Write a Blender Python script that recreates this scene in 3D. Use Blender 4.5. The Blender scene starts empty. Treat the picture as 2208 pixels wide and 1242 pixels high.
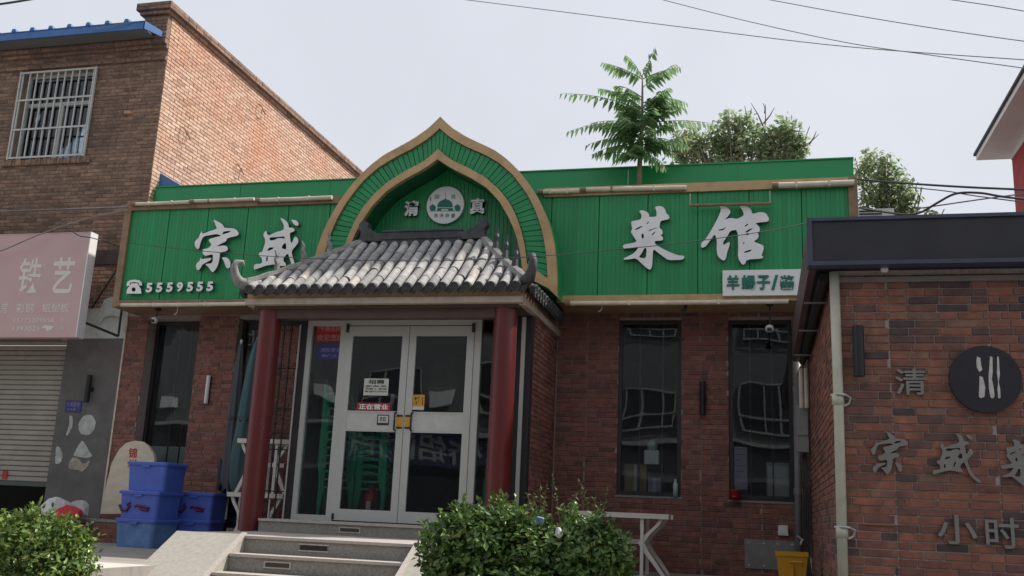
import bpy, bmesh, math, random
from mathutils import Vector, Matrix, Euler
import numpy as np
random.seed(7); rng = np.random.default_rng(7)
sc = bpy.context.scene
COL = sc.collection
R_ = math.radians

# ------------------------------------------------------------------ camera
FPX, PITCH, ROLL, YAW, EYE = 2134.15, 0.22735, 0.04464, -0.25056, 1.55
cp, sp, cy, sy = math.cos(PITCH), math.sin(PITCH), math.cos(YAW), math.sin(YAW)
fwd = Vector((sy*cp, cy*cp, sp)); rgt0 = Vector((cy, -sy, 0)); up0 = rgt0.cross(fwd)
rgt = math.cos(ROLL)*rgt0 + math.sin(ROLL)*up0
upv = -math.sin(ROLL)*rgt0 + math.cos(ROLL)*up0
cam_d = bpy.data.cameras.new('camera'); cam = bpy.data.objects.new('camera', cam_d); COL.objects.link(cam)
cam_d.sensor_width = 36; cam_d.lens = FPX/2208*36; cam_d.clip_end = 2000
mw = Matrix.Identity(4)
for i in range(3):
    mw[i][0] = rgt[i]; mw[i][1] = upv[i]; mw[i][2] = -fwd[i]
mw[2][3] = EYE
cam.matrix_world = mw
sc.camera = cam
def P(px, py, Y):
    """survey helper: where the sight line through a photo point meets the plane at depth Y -> (X, Z)"""
    d = rgt*((px-1104)/FPX) + upv*(-(py-621)/FPX) + fwd
    t = Y/d.y
    return d.x*t, EYE + d.z*t
def P3(px, py, Y):
    x, z = P(px, py, Y); return Vector((x, Y, z))

# ------------------------------------------------------------------ sky, sun, exposure
EL, AZ = R_(52), math.atan2(0.86, 0.51)          # azimuth from +Y towards +X
w = bpy.data.worlds.new('World'); sc.world = w; w.use_nodes = True
nt = w.node_tree; bg = nt.nodes['Background']
sky = nt.nodes.new('ShaderNodeTexSky'); sky.sky_type = 'NISHITA'; sky.sun_disc = False
sky.sun_elevation = EL; sky.sun_rotation = AZ; sky.air_density = 1.0; sky.dust_density = 6.0; sky.ozone_density = 1.0
mx = nt.nodes.new('ShaderNodeMixRGB'); mx.inputs[0].default_value = 0.85; mx.inputs[2].default_value = (6.45, 6.7, 7.25, 1)
nt.links.new(sky.outputs[0], mx.inputs[1])
tc = nt.nodes.new('ShaderNodeTexCoord'); cn = nt.nodes.new('ShaderNodeTexNoise'); cn.inputs['Scale'].default_value = 3.2; cn.inputs['Detail'].default_value = 5; cn.inputs['Roughness'].default_value = .55
nt.links.new(tc.outputs['Generated'], cn.inputs['Vector'])
cr = nt.nodes.new('ShaderNodeMapRange'); cr.inputs[1].default_value = .3; cr.inputs[2].default_value = .7; cr.inputs[3].default_value = .96; cr.inputs[4].default_value = 1.04; nt.links.new(cn.outputs['Fac'], cr.inputs[0])
cm = nt.nodes.new('ShaderNodeMixRGB'); cm.blend_type = 'MULTIPLY'; cm.inputs[0].default_value = 1; nt.links.new(mx.outputs[0], cm.inputs[1]); nt.links.new(cr.outputs[0], cm.inputs[2]); nt.links.new(cm.outputs[0], bg.inputs[0])
bg.inputs[1].default_value = 0.113
sun_d = bpy.data.lights.new('sun', 'SUN'); sun_d.energy = 5.0; sun_d.angle = R_(2.0); sun_d.color = (1.0, 0.94, 0.86)
sun = bpy.data.objects.new('sun', sun_d); COL.objects.link(sun)
DS = Vector((math.sin(AZ)*math.cos(EL), math.cos(AZ)*math.cos(EL), math.sin(EL)))
sun.rotation_euler = DS.to_track_quat('Z', 'Y').to_euler(); sun.location = (6, 8, 20)
vs = sc.view_settings
vs.view_transform = 'Standard'; vs.look = 'None'; vs.exposure = 0.12; vs.gamma = 1; vs.use_curve_mapping = False

# ------------------------------------------------------------------ materials
MATS = {}
def node_mat(name):
    m = bpy.data.materials.new(name); m.use_nodes = True
    n = m.node_tree.nodes; b = n['Principled BSDF']
    return m, n, m.node_tree.links, b
def M(name, col, rough=.6, var=.12, scale=5.0, bump=0.0, bscale=60.0, metal=0.0, spec=.5, dirt=0.0, dirtcol=(.12,.11,.09), dscale=1.6, stretch=(1,1,1), rand=0.0, ramp=None, island=False, coat=0.0):
    if name in MATS: return MATS[name]
    m, n, L, b = node_mat(name)
    geo = n.new('ShaderNodeNewGeometry')
    mp = n.new('ShaderNodeMapping'); mp.inputs['Scale'].default_value = stretch
    L.new(geo.outputs['Position'], mp.inputs['Vector'])
    vec = mp.outputs[0]
    no = n.new('ShaderNodeTexNoise'); no.inputs['Scale'].default_value = scale; no.inputs['Detail'].default_value = 6; no.inputs['Roughness'].default_value = .6
    L.new(vec, no.inputs['Vector'])
    c1 = n.new('ShaderNodeMixRGB')
    c1.inputs[1].default_value = tuple(max(0, c*(1-var)) for c in col)+(1,)
    c1.inputs[2].default_value = tuple(min(1, c*(1+var)) for c in col)+(1,)
    if ramp:
        r = n.new('ShaderNodeValToRGB'); r.color_ramp.interpolation = 'LINEAR'
        els = r.color_ramp.elements
        while len(els) < len(ramp): els.new(.5)
        for e, (p, c) in zip(els, ramp): e.position = p; e.color = tuple(c)+(1,)
        if island: L.new(geo.outputs['Random Per Island'], r.inputs[0])
        else:
            oi = n.new('ShaderNodeObjectInfo'); L.new(oi.outputs['Random'], r.inputs[0])
        mu = n.new('ShaderNodeMixRGB'); mu.blend_type = 'MULTIPLY'; mu.inputs[0].default_value = 1
        c1.inputs[1].default_value = (1-var,)*3+(1,); c1.inputs[2].default_value = (1+var,)*3+(1,)
        L.new(r.outputs[0], mu.inputs[1]); L.new(c1.outputs[0], mu.inputs[2]); out = mu.outputs[0]
    else: out = c1.outputs[0]
    rp = n.new('ShaderNodeMapRange'); rp.inputs[1].default_value = .3; rp.inputs[2].default_value = .7
    L.new(no.outputs['Fac'], rp.inputs[0]); L.new(rp.outputs[0], c1.inputs[0])
    if dirt > 0:
        n2 = n.new('ShaderNodeTexNoise'); n2.inputs['Scale'].default_value = dscale; n2.inputs['Detail'].default_value = 8; n2.inputs['Roughness'].default_value = .68
        L.new(vec, n2.inputs['Vector'])
        r2 = n.new('ShaderNodeMapRange'); r2.inputs[1].default_value = .48; r2.inputs[2].default_value = .75; r2.inputs[4].default_value = dirt
        L.new(n2.outputs['Fac'], r2.inputs[0])
        md = n.new('ShaderNodeMixRGB'); L.new(r2.outputs[0], md.inputs[0]); L.new(out, md.inputs[1]); md.inputs[2].default_value = tuple(dirtcol)+(1,)
        out = md.outputs[0]
    L.new(out, b.inputs['Base Color'])
    b.inputs['Roughness'].default_value = rough; b.inputs['Metallic'].default_value = metal
    b.inputs['Specular IOR Level'].default_value = spec
    if coat: b.inputs['Coat Weight'].default_value = coat; b.inputs['Coat Roughness'].default_value = .2
    if bump > 0:
        nb = n.new('ShaderNodeTexNoise'); nb.inputs['Scale'].default_value = bscale; nb.inputs['Detail'].default_value = 4
        L.new(vec, nb.inputs['Vector'])
        bp = n.new('ShaderNodeBump'); bp.inputs['Strength'].default_value = bump; bp.inputs['Distance'].default_value = .01
        L.new(nb.outputs['Fac'], bp.inputs['Height']); L.new(bp.outputs[0], b.inputs['Normal'])
    MATS[name] = m; return m
def glass_mat(name, tint=(.86,.9,.9), refl=1.0):
    m, n, L, b = node_mat(name); n.remove(b)
    out = n['Material Output']
    tr = n.new('ShaderNodeBsdfTransparent'); tr.inputs[0].default_value = tuple(tint)+(1,)
    gl = n.new('ShaderNodeBsdfGlossy'); gl.inputs['Roughness'].default_value = .015; gl.inputs[0].default_value = (.9,.95,1,1)
    fr = n.new('ShaderNodeFresnel'); fr.inputs[0].default_value = 1.5
    mu = n.new('ShaderNodeMath'); mu.operation = 'MULTIPLY'; mu.inputs[1].default_value = 1.35*refl; mu.use_clamp = True
    geo = n.new('ShaderNodeNewGeometry'); nb = n.new('ShaderNodeTexNoise'); nb.inputs['Scale'].default_value = .9; nb.inputs['Detail'].default_value = 1
    L.new(geo.outputs['Position'], nb.inputs['Vector'])
    bp = n.new('ShaderNodeBump'); bp.inputs['Strength'].default_value = .35; bp.inputs['Distance'].default_value = .03
    L.new(nb.outputs['Fac'], bp.inputs['Height']); L.new(bp.outputs[0], gl.inputs['Normal'])
    mi = n.new('ShaderNodeMixShader')
    L.new(fr.outputs[0], mu.inputs[0]); L.new(mu.outputs[0], mi.inputs[0]); L.new(tr.outputs[0], mi.inputs[1]); L.new(gl.outputs[0], mi.inputs[2]); L.new(mi.outputs[0], out.inputs[0])
    return m
def leaf_mat(name, c1, c2, trans=.25, rough=.45, spec=.5):
    m, n, L, b = node_mat(name)
    geo = n.new('ShaderNodeNewGeometry')
    r = n.new('ShaderNodeValToRGB'); e = r.color_ramp.elements
    e[0].color = tuple(c1)+(1,); e[1].color = tuple(c2)+(1,); e[1].position = .93; e3 = e.new(1.0); e3.color = (c2[0]*1.35, c2[1]*.95, c2[2]*.9, 1)
    L.new(geo.outputs['Random Per Island'], r.inputs[0])
    L.new(r.outputs[0], b.inputs['Base Color']); b.inputs['Roughness'].default_value = rough; b.inputs['Specular IOR Level'].default_value = spec
    tl = n.new('ShaderNodeBsdfTranslucent'); L.new(r.outputs[0], tl.inputs[0])
    mi = n.new('ShaderNodeMixShader'); mi.inputs[0].default_value = trans
    L.new(b.outputs[0], mi.inputs[1]); L.new(tl.outputs[0], mi.inputs[2]); L.new(mi.outputs[0], n['Material Output'].inputs[0])
    return m

BR = [(0,(.065,.05,.047)),(.12,(.12,.064,.056)),(.3,(.185,.08,.06)),(.6,(.235,.092,.063)),(.85,(.29,.115,.072)),(1,(.21,.118,.088))]
BM = [(0,(.13,.062,.052)),(.2,(.18,.074,.058)),(.5,(.225,.086,.066)),(.8,(.265,.105,.077)),(1,(.215,.10,.077))]
LB = [(0,(.22,.135,.10)),(.2,(.33,.20,.14)),(.5,(.43,.265,.185)),(.8,(.49,.32,.22)),(1,(.53,.37,.27))]
m_brick_r = M('brick_annex', (1,1,1), .8, .32, 9, .35, 90, ramp=BR, dirt=.25, dirtcol=(.12,.075,.06), dscale=3)
m_brick_r2 = M('brick_annex_mass', (1,1,1), .8, .32, 9, .35, 90, ramp=BR, island=True, dirt=.25, dirtcol=(.12,.075,.06), dscale=3)
m_brick_m = M('brick_main', (1,1,1), .8, .35, 9, .35, 90, ramp=BM, dirt=.25, dirtcol=(.10,.06,.05), dscale=2)
m_brick_m2 = M('brick_main_mass', (1,1,1), .8, .35, 9, .35, 90, ramp=BM, island=True, dirt=.25, dirtcol=(.10,.06,.05), dscale=2)
m_brick_l = M('brick_old', (1,1,1), .9, .30, 14, .8, 60, ramp=LB, island=True, dirt=.6, dirtcol=(.13,.085,.065), dscale=.8)
m_mortar = M('mortar', (.30,.25,.225), .95, .2, 20, .4, 120)
m_mortar_r = M('mortar_annex', (.38,.33,.30), .95, .2, 20, .4, 120)
m_brick_lf = M('brick_old_shaded', (1,1,1), .9, .35, 14, .8, 60, ramp=[(0,(.14,.088,.066)),(.2,(.19,.12,.088)),(.5,(.23,.145,.105)),(.8,(.265,.17,.12)),(1,(.31,.19,.13))], island=True, dirt=.75, dirtcol=(.085,.058,.05), dscale=1.1)  # darker copy of the old brick, front wall's shade put into the colour
m_brick_lg = M('brick_old_gable', (1,1,1), .9, .30, 14, .8, 60, ramp=[(0,(.38,.235,.175)),(.15,(.47,.30,.22)),(.5,(.54,.355,.26)),(.8,(.57,.39,.29)),(1,(.60,.43,.33))], island=True, dirt=.85, dirtcol=(.56,.25,.145), dscale=.5)  # lighter copy of the old brick, gable's sunlight in the tone, plus orange blotches
m_mortar_l = M('mortar_old', (.30,.22,.17), .95, .3, 10, .8, 80, dirt=.5, dirtcol=(.12,.09,.075), dscale=1.0)
m_green = M('green_slat', (.012,.235,.075), .42, .10, 3, .05, 40, ramp=[(0,(.009,.235,.072)),(1,(.013,.275,.086))], dirt=.6, dirtcol=(.020,.165,.070), dscale=5.0, stretch=(1,1,.10))
m_green_flat = M('green_sheet', (.013,.275,.090), .38, .10, 1.2, 0.02, 8, dirt=.4, dirtcol=(.02,.19,.075), dscale=1.2)
m_green_dark = M('green_backing', (.008,.11,.042), .6, .1)
m_gold = M('bronze_trim', (.47,.32,.155), .42, .15, 3, .04, 40, metal=.25, dirt=.5, dirtcol=(.20,.12,.06), dscale=4)
m_goldw = M('bronze_worn', (.24,.145,.085), .55, .25, 6, .1, 40, metal=.1, dirt=.6, dirtcol=(.30,.24,.17), dscale=5)
m_cream = M('cream_tube', (.60,.54,.43), .55, .15, 6, .1, 30, dirt=.5, dirtcol=(.32,.25,.18), dscale=5)
m_white = M('white_letter', (.80,.80,.79), .5, .06, 4, dirt=.25, dirtcol=(.45,.44,.42), dscale=6)
m_letter_side = M('letter_return', (.10,.10,.10), .6)
m_board = M('white_board', (.78,.78,.76), .5, .05, 3, dirt=.2, dirtcol=(.45,.45,.42), dscale=3)
m_gtext = M('green_text', (.01,.16,.12), .5)
m_tile = M('roof_tile', (.42,.41,.395), .9, .25, 18, .5, 70, ramp=[(0,(.25,.247,.243)),(.3,(.33,.325,.315)),(.7,(.40,.39,.375)),(.88,(.46,.44,.415)),(1,(.50,.45,.39))], dirt=.6, dirtcol=(.17,.17,.17), dscale=7)
m_tiledark = M('tile_dark', (.045,.046,.052), .75, .35, 20, .6, 60, dirt=.3, dirtcol=(.14,.14,.14), dscale=6)
m_ridge = M('ridge_dark', (.055,.055,.062), .7, .3, 12, .5, 50, dirt=.4, dirtcol=(.13,.13,.135), dscale=5)
m_hip = M('hip_pale', (.24,.235,.225), .9, .3, 15, .6, 50, dirt=.5, dirtcol=(.16,.16,.16), dscale=6)
m_soffit = M('porch_soffit', (.085,.048,.042), .55, .15)
m_dark = M('dark_metal', (.022,.022,.025), .5, .2)
m_black = M('black_metal', (.012,.012,.014), .5, .2)
m_alu = M('aluminium', (.52,.53,.51), .4, .08, 4, metal=.25, dirt=.35, dirtcol=(.33,.33,.30), dscale=4)
m_glass = glass_mat('glass'); m_glassd = glass_mat('glass_tinted', (.42,.48,.5), 1.3)
m_interior = M('interior_wall', (.16,.15,.14), .9, .15)
m_intfloor = M('interior_floor', (.12,.11,.10), .5, .15)
m_granite = M('granite', (.25,.235,.21), .75, .30, 45, .2, 150, dirt=.45, dirtcol=(.15,.14,.125), dscale=3)
m_nosing = M('granite_nosing', (.43,.39,.35), .7, .14, 30, .1, 150, dirt=.3, dirtcol=(.38,.34,.30), dscale=5)
m_flank = M('flank_stone', (.36,.34,.295), .75, .14, 20, .15, 90, dirt=.55, dirtcol=(.29,.30,.26), dscale=1.6)
m_terrace = M('terrace_concrete', (.30,.275,.25), .85, .15, 6, .2, 60, dirt=.5, dirtcol=(.19,.17,.15), dscale=1.2, stretch=(.4,1.5,1))
m_kerb = M('pale_kerb', (.55,.51,.46), .8, .12, 8, .15, 60, dirt=.3, dirtcol=(.35,.32,.28))
m_street = M('asphalt', (.16,.155,.15), .9, .2, 20, .4, 100, dirt=.3, dirtcol=(.11,.105,.10))
m_plaster = M('grey_plaster', (.135,.13,.125), .9, .18, 5, .25, 40, dirt=.5, dirtcol=(.085,.08,.075), dscale=1.5)
m_plasterw = M('pale_render', (.58,.63,.59), .9, .12, 6, .3, 40, dirt=.6, dirtcol=(.24,.27,.25), dscale=2.5)
m_patch = M('white_patch', (.44,.46,.44), .9, .25, 12, .3, 60, dirt=.8, dirtcol=(.22,.22,.21), dscale=7)
m_shutter = M('shutter', (.34,.315,.27), .6, .15, 5, .05, 40, dirt=.6, dirtcol=(.19,.165,.135), dscale=2.5)
m_pink = M('faded_pink', (.54,.37,.36), .55, .06, 1.5, dirt=.35, dirtcol=(.47,.37,.35), dscale=2)
m_paleprint = M('faded_print', (.66,.63,.58), .6, .05)
m_blue_roof = M('blue_sheet', (.035,.14,.38), .45, .12, 4, dirt=.35, dirtcol=(.10,.18,.30), dscale=4)
m_wbar = M('painted_bar', (.50,.51,.48), .55, .12, 8, dirt=.35, dirtcol=(.32,.30,.26), dscale=9)
m_curtain = M('net_curtain', (.17,.17,.165), .95, .5, 14, stretch=(1,1,.35))
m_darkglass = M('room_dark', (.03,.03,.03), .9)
m_redpaint = M('red_column_paint', (.115,.011,.011), .42, .12, 4, .04, 20, dirt=.35, dirtcol=(.11,.010,.012), dscale=3, coat=.08)
def add_scuff(m, zlo, zhi):
    n = m.node_tree.nodes; L = m.node_tree.links; b = n['Principled BSDF']
    src = b.inputs['Base Color'].links[0].from_socket
    geo = n.new('ShaderNodeNewGeometry'); sp3 = n.new('ShaderNodeSeparateXYZ'); L.new(geo.outputs['Position'], sp3.inputs[0])
    no = n.new('ShaderNodeTexNoise'); no.inputs['Scale'].default_value = 13; no.inputs['Detail'].default_value = 7; no.inputs['Roughness'].default_value = .75; L.new(geo.outputs['Position'], no.inputs['Vector'])
    r1 = n.new('ShaderNodeMapRange'); r1.inputs[1].default_value = .62; r1.inputs[2].default_value = .68; L.new(no.outputs['Fac'], r1.inputs[0])
    up_ = n.new('ShaderNodeMapRange'); up_.inputs[1].default_value = zlo; up_.inputs[2].default_value = zlo+.12; L.new(sp3.outputs['Z'], up_.inputs[0])
    dn = n.new('ShaderNodeMapRange'); dn.inputs[1].default_value = zhi; dn.inputs[2].default_value = zhi-.12; L.new(sp3.outputs['Z'], dn.inputs[0])
    m1 = n.new('ShaderNodeMath'); m1.operation = 'MULTIPLY'; L.new(r1.outputs[0], m1.inputs[0]); L.new(up_.outputs[0], m1.inputs[1])
    m2 = n.new('ShaderNodeMath'); m2.operation = 'MULTIPLY'; L.new(m1.outputs[0], m2.inputs[0]); L.new(dn.outputs[0], m2.inputs[1])
    mxx = n.new('ShaderNodeMixRGB'); L.new(m2.outputs[0], mxx.inputs[0]); L.new(src, mxx.inputs[1]); mxx.inputs[2].default_value = (.36,.30,.28,1); L.new(mxx.outputs[0], b.inputs['Base Color'])
add_scuff(m_redpaint, 2.45, 2.8)
m_stone = M('marble_slab', (.60,.54,.42), .55, .10, 4, .05, 40, dirt=.5, dirtcol=(.48,.38,.24), dscale=2.2, stretch=(1,1,2.5))
m_redtext = M('red_print', (.42,.035,.03), .6, .15)
m_crate = M('blue_crate', (.070,.135,.52), .45, .10, 5, .04, 20, dirt=.35, dirtcol=(.06,.09,.36), dscale=7)
m_crate_old = M('blue_crate_worn', (.09,.19,.42), .6, .12, 6, .06, 20, dirt=.8, dirtcol=(.20,.30,.38), dscale=6)
m_crimson = M('crimson_scrawl', (.11,.012,.07), .6)
m_plastic = M('white_plastic', (.60,.58,.53), .45, .06, 4, dirt=.3, dirtcol=(.48,.45,.38), dscale=4)
m_bag = M('plastic_bag', (.58,.58,.58), .35, .1, 8, .3, 14)
m_redbag = M('red_cloth', (.46,.025,.03), .7, .2, 10, .4, 12)
m_teal = M('teal_canvas', (.05,.105,.115), .9, .25, 3, .4, 10, stretch=(1,1,.3), dirt=.4, dirtcol=(.05,.075,.085), dscale=4)
m_greycan = M('grey_canvas', (.085,.09,.10), .9, .2, 3, .4, 10, stretch=(1,1,.3))
m_chair = M('green_plastic', (.02,.38,.20), .4, .08)
m_ext = M('extinguisher_red', (.42,.012,.012), .3, .1)
m_paper = M('paper', (.58,.60,.54), .7, .05)
m_paperink = M('paper_ink', (.05,.06,.05), .7)
m_redsign = M('red_notice', (.36,.02,.03), .5, .08)
m_yel = M('yellow_sticker', (.62,.33,.03), .5, .08)
m_bin = M('yellow_bin', (.60,.30,.02), .42, .08, 4, .03, 20, dirt=.4, dirtcol=(.42,.20,.03), dscale=4)
m_notice = M('blue_notice', (.035,.035,.17), .5, .1)
m_noticetx = M('notice_text', (.22,.22,.42), .5)
m_pipe = M('cream_pipe', (.48,.48,.38), .45, .10, 6, .05, 20, dirt=.45, dirtcol=(.30,.28,.21), dscale=4)
m_steelL = M('steel_letter', (.255,.25,.235), .45, .10, 6, metal=.45, dirt=.3, dirtcol=(.17,.165,.15), dscale=5)
m_band = M('dark_fascia', (.022,.022,.030), .42, .15, 2, .03, 6, dirt=.25, dirtcol=(.045,.04,.045), dscale=2)
m_bandlip = M('fascia_lip', (.055,.065,.10), .4, .15, 4)
m_brownsheet = M('brown_edge', (.085,.045,.05), .5, .2, 5)
m_steelplate = M('steel_plate', (.27,.265,.26), .4, .12, 6, metal=.55, dirt=.4, dirtcol=(.16,.14,.12), dscale=5)
m_bark = M('bark', (.23,.19,.15), .9, .2, 12, .4, 60)
m_twig = M('dry_twig', (.20,.15,.12), .9, .2)
m_leaf_bush = leaf_mat('shrub_leaf', (.05,.11,.022), (.22,.32,.07), .25, .32)
m_leaf_bush2 = leaf_mat('shrub_leaf_dark', (.035,.09,.02), (.15,.25,.055), .22, .32)
m_leaf_ail = leaf_mat('frond_leaf', (.10,.22,.085), (.25,.37,.18), .5, .5)
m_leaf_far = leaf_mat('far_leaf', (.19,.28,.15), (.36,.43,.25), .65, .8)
m_leaf_grass = leaf_mat('weed_leaf', (.07,.12,.035), (.15,.19,.07), .25, .6)
m_cable = M('cable', (.05,.05,.055), .6)
m_cablel = M('cable_grey', (.20,.19,.19), .6)
m_redwall = M('red_render', (.34,.035,.035), .85, .2, 3, .3, 40, dirt=.3, dirtcol=(.22,.03,.03))
m_whiter = M('white_render', (.70,.69,.69), .8, .05, 2, .1, 40)
m_ac = M('ac_case', (.62,.62,.60), .5, .06, dirt=.3, dirtcol=(.45,.43,.38))
m_opp = M('opposite_wall', (.15,.15,.15), .85, .1, 2, dirt=.3, dirtcol=(.10,.10,.10), dscale=.7)
m_oppdark = M('opposite_glass', (.03,.035,.04), .15, .1)
m_oppframe = M('opposite_frame', (.32,.32,.31), .5)
m_oppsign = M('opposite_sign', (.05,.06,.10), .5)
m_lampw = M('lamp_cover', (.72,.72,.70), .4)
m_card = M('cardboard', (.30,.20,.12), .85, .1)
m_bottle = M('pale_bottle', (.35,.50,.50), .3)
m_counter = M('pale_panel', (.42,.45,.45), .6, .05)
m_orange = M('wall_scar', (.26,.13,.06), .9, .2)

# ------------------------------------------------------------------ mesh helpers
ORIG = {}
class MB:
    def __init__(s): s.v = []; s.f = []
    def add(s, vs_, fs_):
        o = len(s.v); s.v += [tuple(p) for p in vs_]; s.f += [tuple(i+o for i in f) for f in fs_]; return s
    def box(s, x0, x1, y0, y1, z0, z1):
        return s.add([(x0,y0,z0),(x1,y0,z0),(x1,y1,z0),(x0,y1,z0),(x0,y0,z1),(x1,y0,z1),(x1,y1,z1),(x0,y1,z1)],
                     [(0,3,2,1),(4,5,6,7),(0,1,5,4),(1,2,6,5),(2,3,7,6),(3,0,4,7)])
    def tube(s, pts, r, n=8, caps=True):
        pts = [Vector(p) for p in pts]; N = len(pts)
        rs = r if isinstance(r, (list, tuple)) else [r]*N
        o = len(s.v); prev = None
        for i, p in enumerate(pts):
            d = (pts[min(i+1,N-1)]-pts[max(i-1,0)])
            d = d.normalized() if d.length > 1e-9 else Vector((0,0,1))
            if prev is None:
                a = d.cross(Vector((0,0,1)))
                if a.length < 1e-3: a = d.cross(Vector((0,1,0)))
                a.normalize()
            else:
                a = prev - d*prev.dot(d)
                if a.length < 1e-6: a = d.orthogonal()
                a.normalize()
            prev = a; b = d.cross(a)
            for k in range(n):
                t = 2*math.pi*k/n; s.v.append(tuple(p+(a*math.cos(t)+b*math.sin(t))*rs[i]))
        for i in range(N-1):
            for k in range(n):
                s.f.append((o+i*n+k, o+i*n+(k+1)%n, o+(i+1)*n+(k+1)%n, o+(i+1)*n+k))
        if caps:
            s.f.append(tuple(o+k for k in range(n))[::-1]); s.f.append(tuple(o+(N-1)*n+k for k in range(n)))
        return s
    def lathe(s, c, prof, n=24, a0=0, a1=2*math.pi):
        o = len(s.v); full = abs(a1-a0-2*math.pi) < 1e-6; m = n if full else n+1
        for r, z in prof:
            for k in range(m):
                t = a0+(a1-a0)*k/n; s.v.append((c[0]+r*math.cos(t), c[1]+r*math.sin(t), c[2]+z))
        for i in range(len(prof)-1):
            for k in range(n):
                k2 = (k+1) % m
                s.f.append((o+i*m+k, o+i*m+k2, o+(i+1)*m+k2, o+(i+1)*m+k))
        return s
    def prism(s, poly, y0, y1):            # poly: (x,z) outline, extruded along Y
        n = len(poly); o = len(s.v)
        s.v += [(x,y0,z) for x, z in poly] + [(x,y1,z) for x, z in poly]
        s.f.append(tuple(o+i for i in range(n))); s.f.append(tuple(o+n+i for i in range(n))[::-1])
        for i in range(n):
            j = (i+1) % n; s.f.append((o+i, o+n+i, o+n+j, o+j))
        return s
    def mesh(s, name, mats, origin=(0,0,0), smooth=False):
        me = bpy.data.meshes.new(name)
        ox, oy, oz = origin
        me.from_pydata([(x-ox, y-oy, z-oz) for x, y, z in s.v], [], s.f)
        for m in (mats if isinstance(mats, (list, tuple)) else [mats]): me.materials.append(m)
        me.validate(); 
        bm = bmesh.new(); bm.from_mesh(me); bmesh.ops.recalc_face_normals(bm, faces=bm.faces); bm.to_mesh(me); bm.free()
        if smooth: me.shade_smooth() if hasattr(me, 'shade_smooth') else None
        return me
    def bbase(s):
        a = np.array(s.v); lo, hi = a.min(0), a.max(0)
        return ((lo[0]+hi[0])/2, (lo[1]+hi[1])/2, lo[2])
def tag(o, label=None, cat=None, group=None, kind=None):
    if label: o['label'] = label
    if cat: o['category'] = cat
    if group: o['group'] = group
    if kind: o['kind'] = kind
    return o
def link(name, me, parent=None, loc=None):
    o = bpy.data.objects.new(name, me); COL.objects.link(o)
    if parent is not None: o.parent = parent
    if loc is not None: o.location = loc
    return o
def thing(name, loc, label, cat, group=None):
    o = link(name, None, None, loc); o.empty_display_size = .1
    ORIG[o] = Vector(loc); return tag(o, label, cat, group)
def part(name, mb, mats, parent, smooth=False, kind=None, label=None):
    og = ORIG[parent]
    o = link(name, mb.mesh(name, mats, og, smooth), parent)
    ORIG[o] = og
    return tag(o, label, None, None, kind)
def solo(name, mb, mats, label, cat, group=None, smooth=False, origin=None):
    og = origin or mb.bbase()
    o = link(name, mb.mesh(name, mats, og, smooth), None, og); ORIG[o] = Vector(og)
    return tag(o, label, cat, group)
def struct(name, mb, mats):
    o = link(name, mb.mesh(name, mats)); ORIG[o] = Vector((0,0,0)); o['kind'] = 'structure'; return o
def put(name, me, parent, loc, rot=None, scale=None):
    """one more copy of a shared mesh at a world place, under parent"""
    o = link(name, me, parent, Vector(loc)-ORIG[parent])
    if rot is not None: o.rotation_euler = rot
    if scale is not None: o.scale = scale
    ORIG[o] = Vector(loc); return o
def rect_cells(x0, x1, z0, z1, holes):
    xs = sorted({x0, x1, *[min(max(h[i],x0),x1) for h in holes for i in (0,1)]})
    out = []
    for a, b in zip(xs, xs[1:]):
        if b-a < 1e-6: continue
        mid = (a+b)/2
        cuts = sorted([(max(h[2],z0), min(h[3],z1)) for h in holes if h[0] < mid < h[1]])
        z = z0
        for c, d in cuts:
            if c > z+1e-6: out.append((a,b,z,c))
            z = max(z, d)
        if z < z1-1e-6: out.append((a,b,z,z1))
    return out
# text: built-in font glyphs turned to meshes standing in the XZ plane, fitted to a box
def curve_mesh(cu, name):
    o = bpy.data.objects.new('tmp', cu); COL.objects.link(o)
    dg = bpy.context.evaluated_depsgraph_get(); dg.update()
    me = bpy.data.meshes.new_from_object(o.evaluated_get(dg)); me.name = name
    bpy.data.objects.remove(o); return me
def fit(me, x0, x1, z0, z1, y, depth, mats, origin, lean=0.0, mirror=False):
    v = np.array([list(p.co) for p in me.vertices])
    lo, hi = v.min(0), v.max(0); sz = np.maximum(hi-lo, 1e-6)
    u = (v-lo)/sz
    X = x0+u[:,0]*(x1-x0)
    if mirror: X = x1-u[:,0]*(x1-x0)
    Z = z0+u[:,1]*(z1-z0)
    Yv = y-depth*u[:,2] if sz[2] > 1e-5 else np.full(len(v), y)
    X = X+lean*(Z-z0)
    for p, a, b, c in zip(me.vertices, X, Yv, Z): p.co = (a-origin[0], b-origin[1], c-origin[2])
    me.materials.clear()
    for m in (mats if isinstance(mats, (list, tuple)) else [mats]): me.materials.append(m)
    me.update()
    for f in me.polygons: f.material_index = 0 if (len(me.materials) < 2 or abs(f.normal.y) > .5) else 1
    return me
def text(name, s, x0, x1, z0, z1, y, depth, mats, parent, bold=.02, lean=0.0):
    cu = bpy.data.curves.new('t', 'FONT'); cu.body = s; cu.size = 1; cu.extrude = .05; cu.offset = bold; cu.resolution_u = 3; cu.fill_mode = 'BOTH'
    me = curve_mesh(cu, name); bpy.data.curves.remove(cu)
    if len(me.vertices) == 0: return None
    fit(me, x0, x1, z0, z1, y, depth, mats, ORIG[parent], lean)
    o = link(name, me, parent); ORIG[o] = ORIG[parent]; return o
def shape_curve(polys, smooth=True):
    cu = bpy.data.curves.new('s', 'CURVE'); cu.dimensions = '2D'; cu.fill_mode = 'BOTH'; cu.extrude = .05
    for pl in polys:
        sp_ = cu.splines.new('POLY'); sp_.points.add(len(pl)-1); sp_.use_cyclic_u = True
        for q, (a, b) in zip(sp_.points, pl): q.co = (a, b, 0, 1)
    return cu
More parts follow.
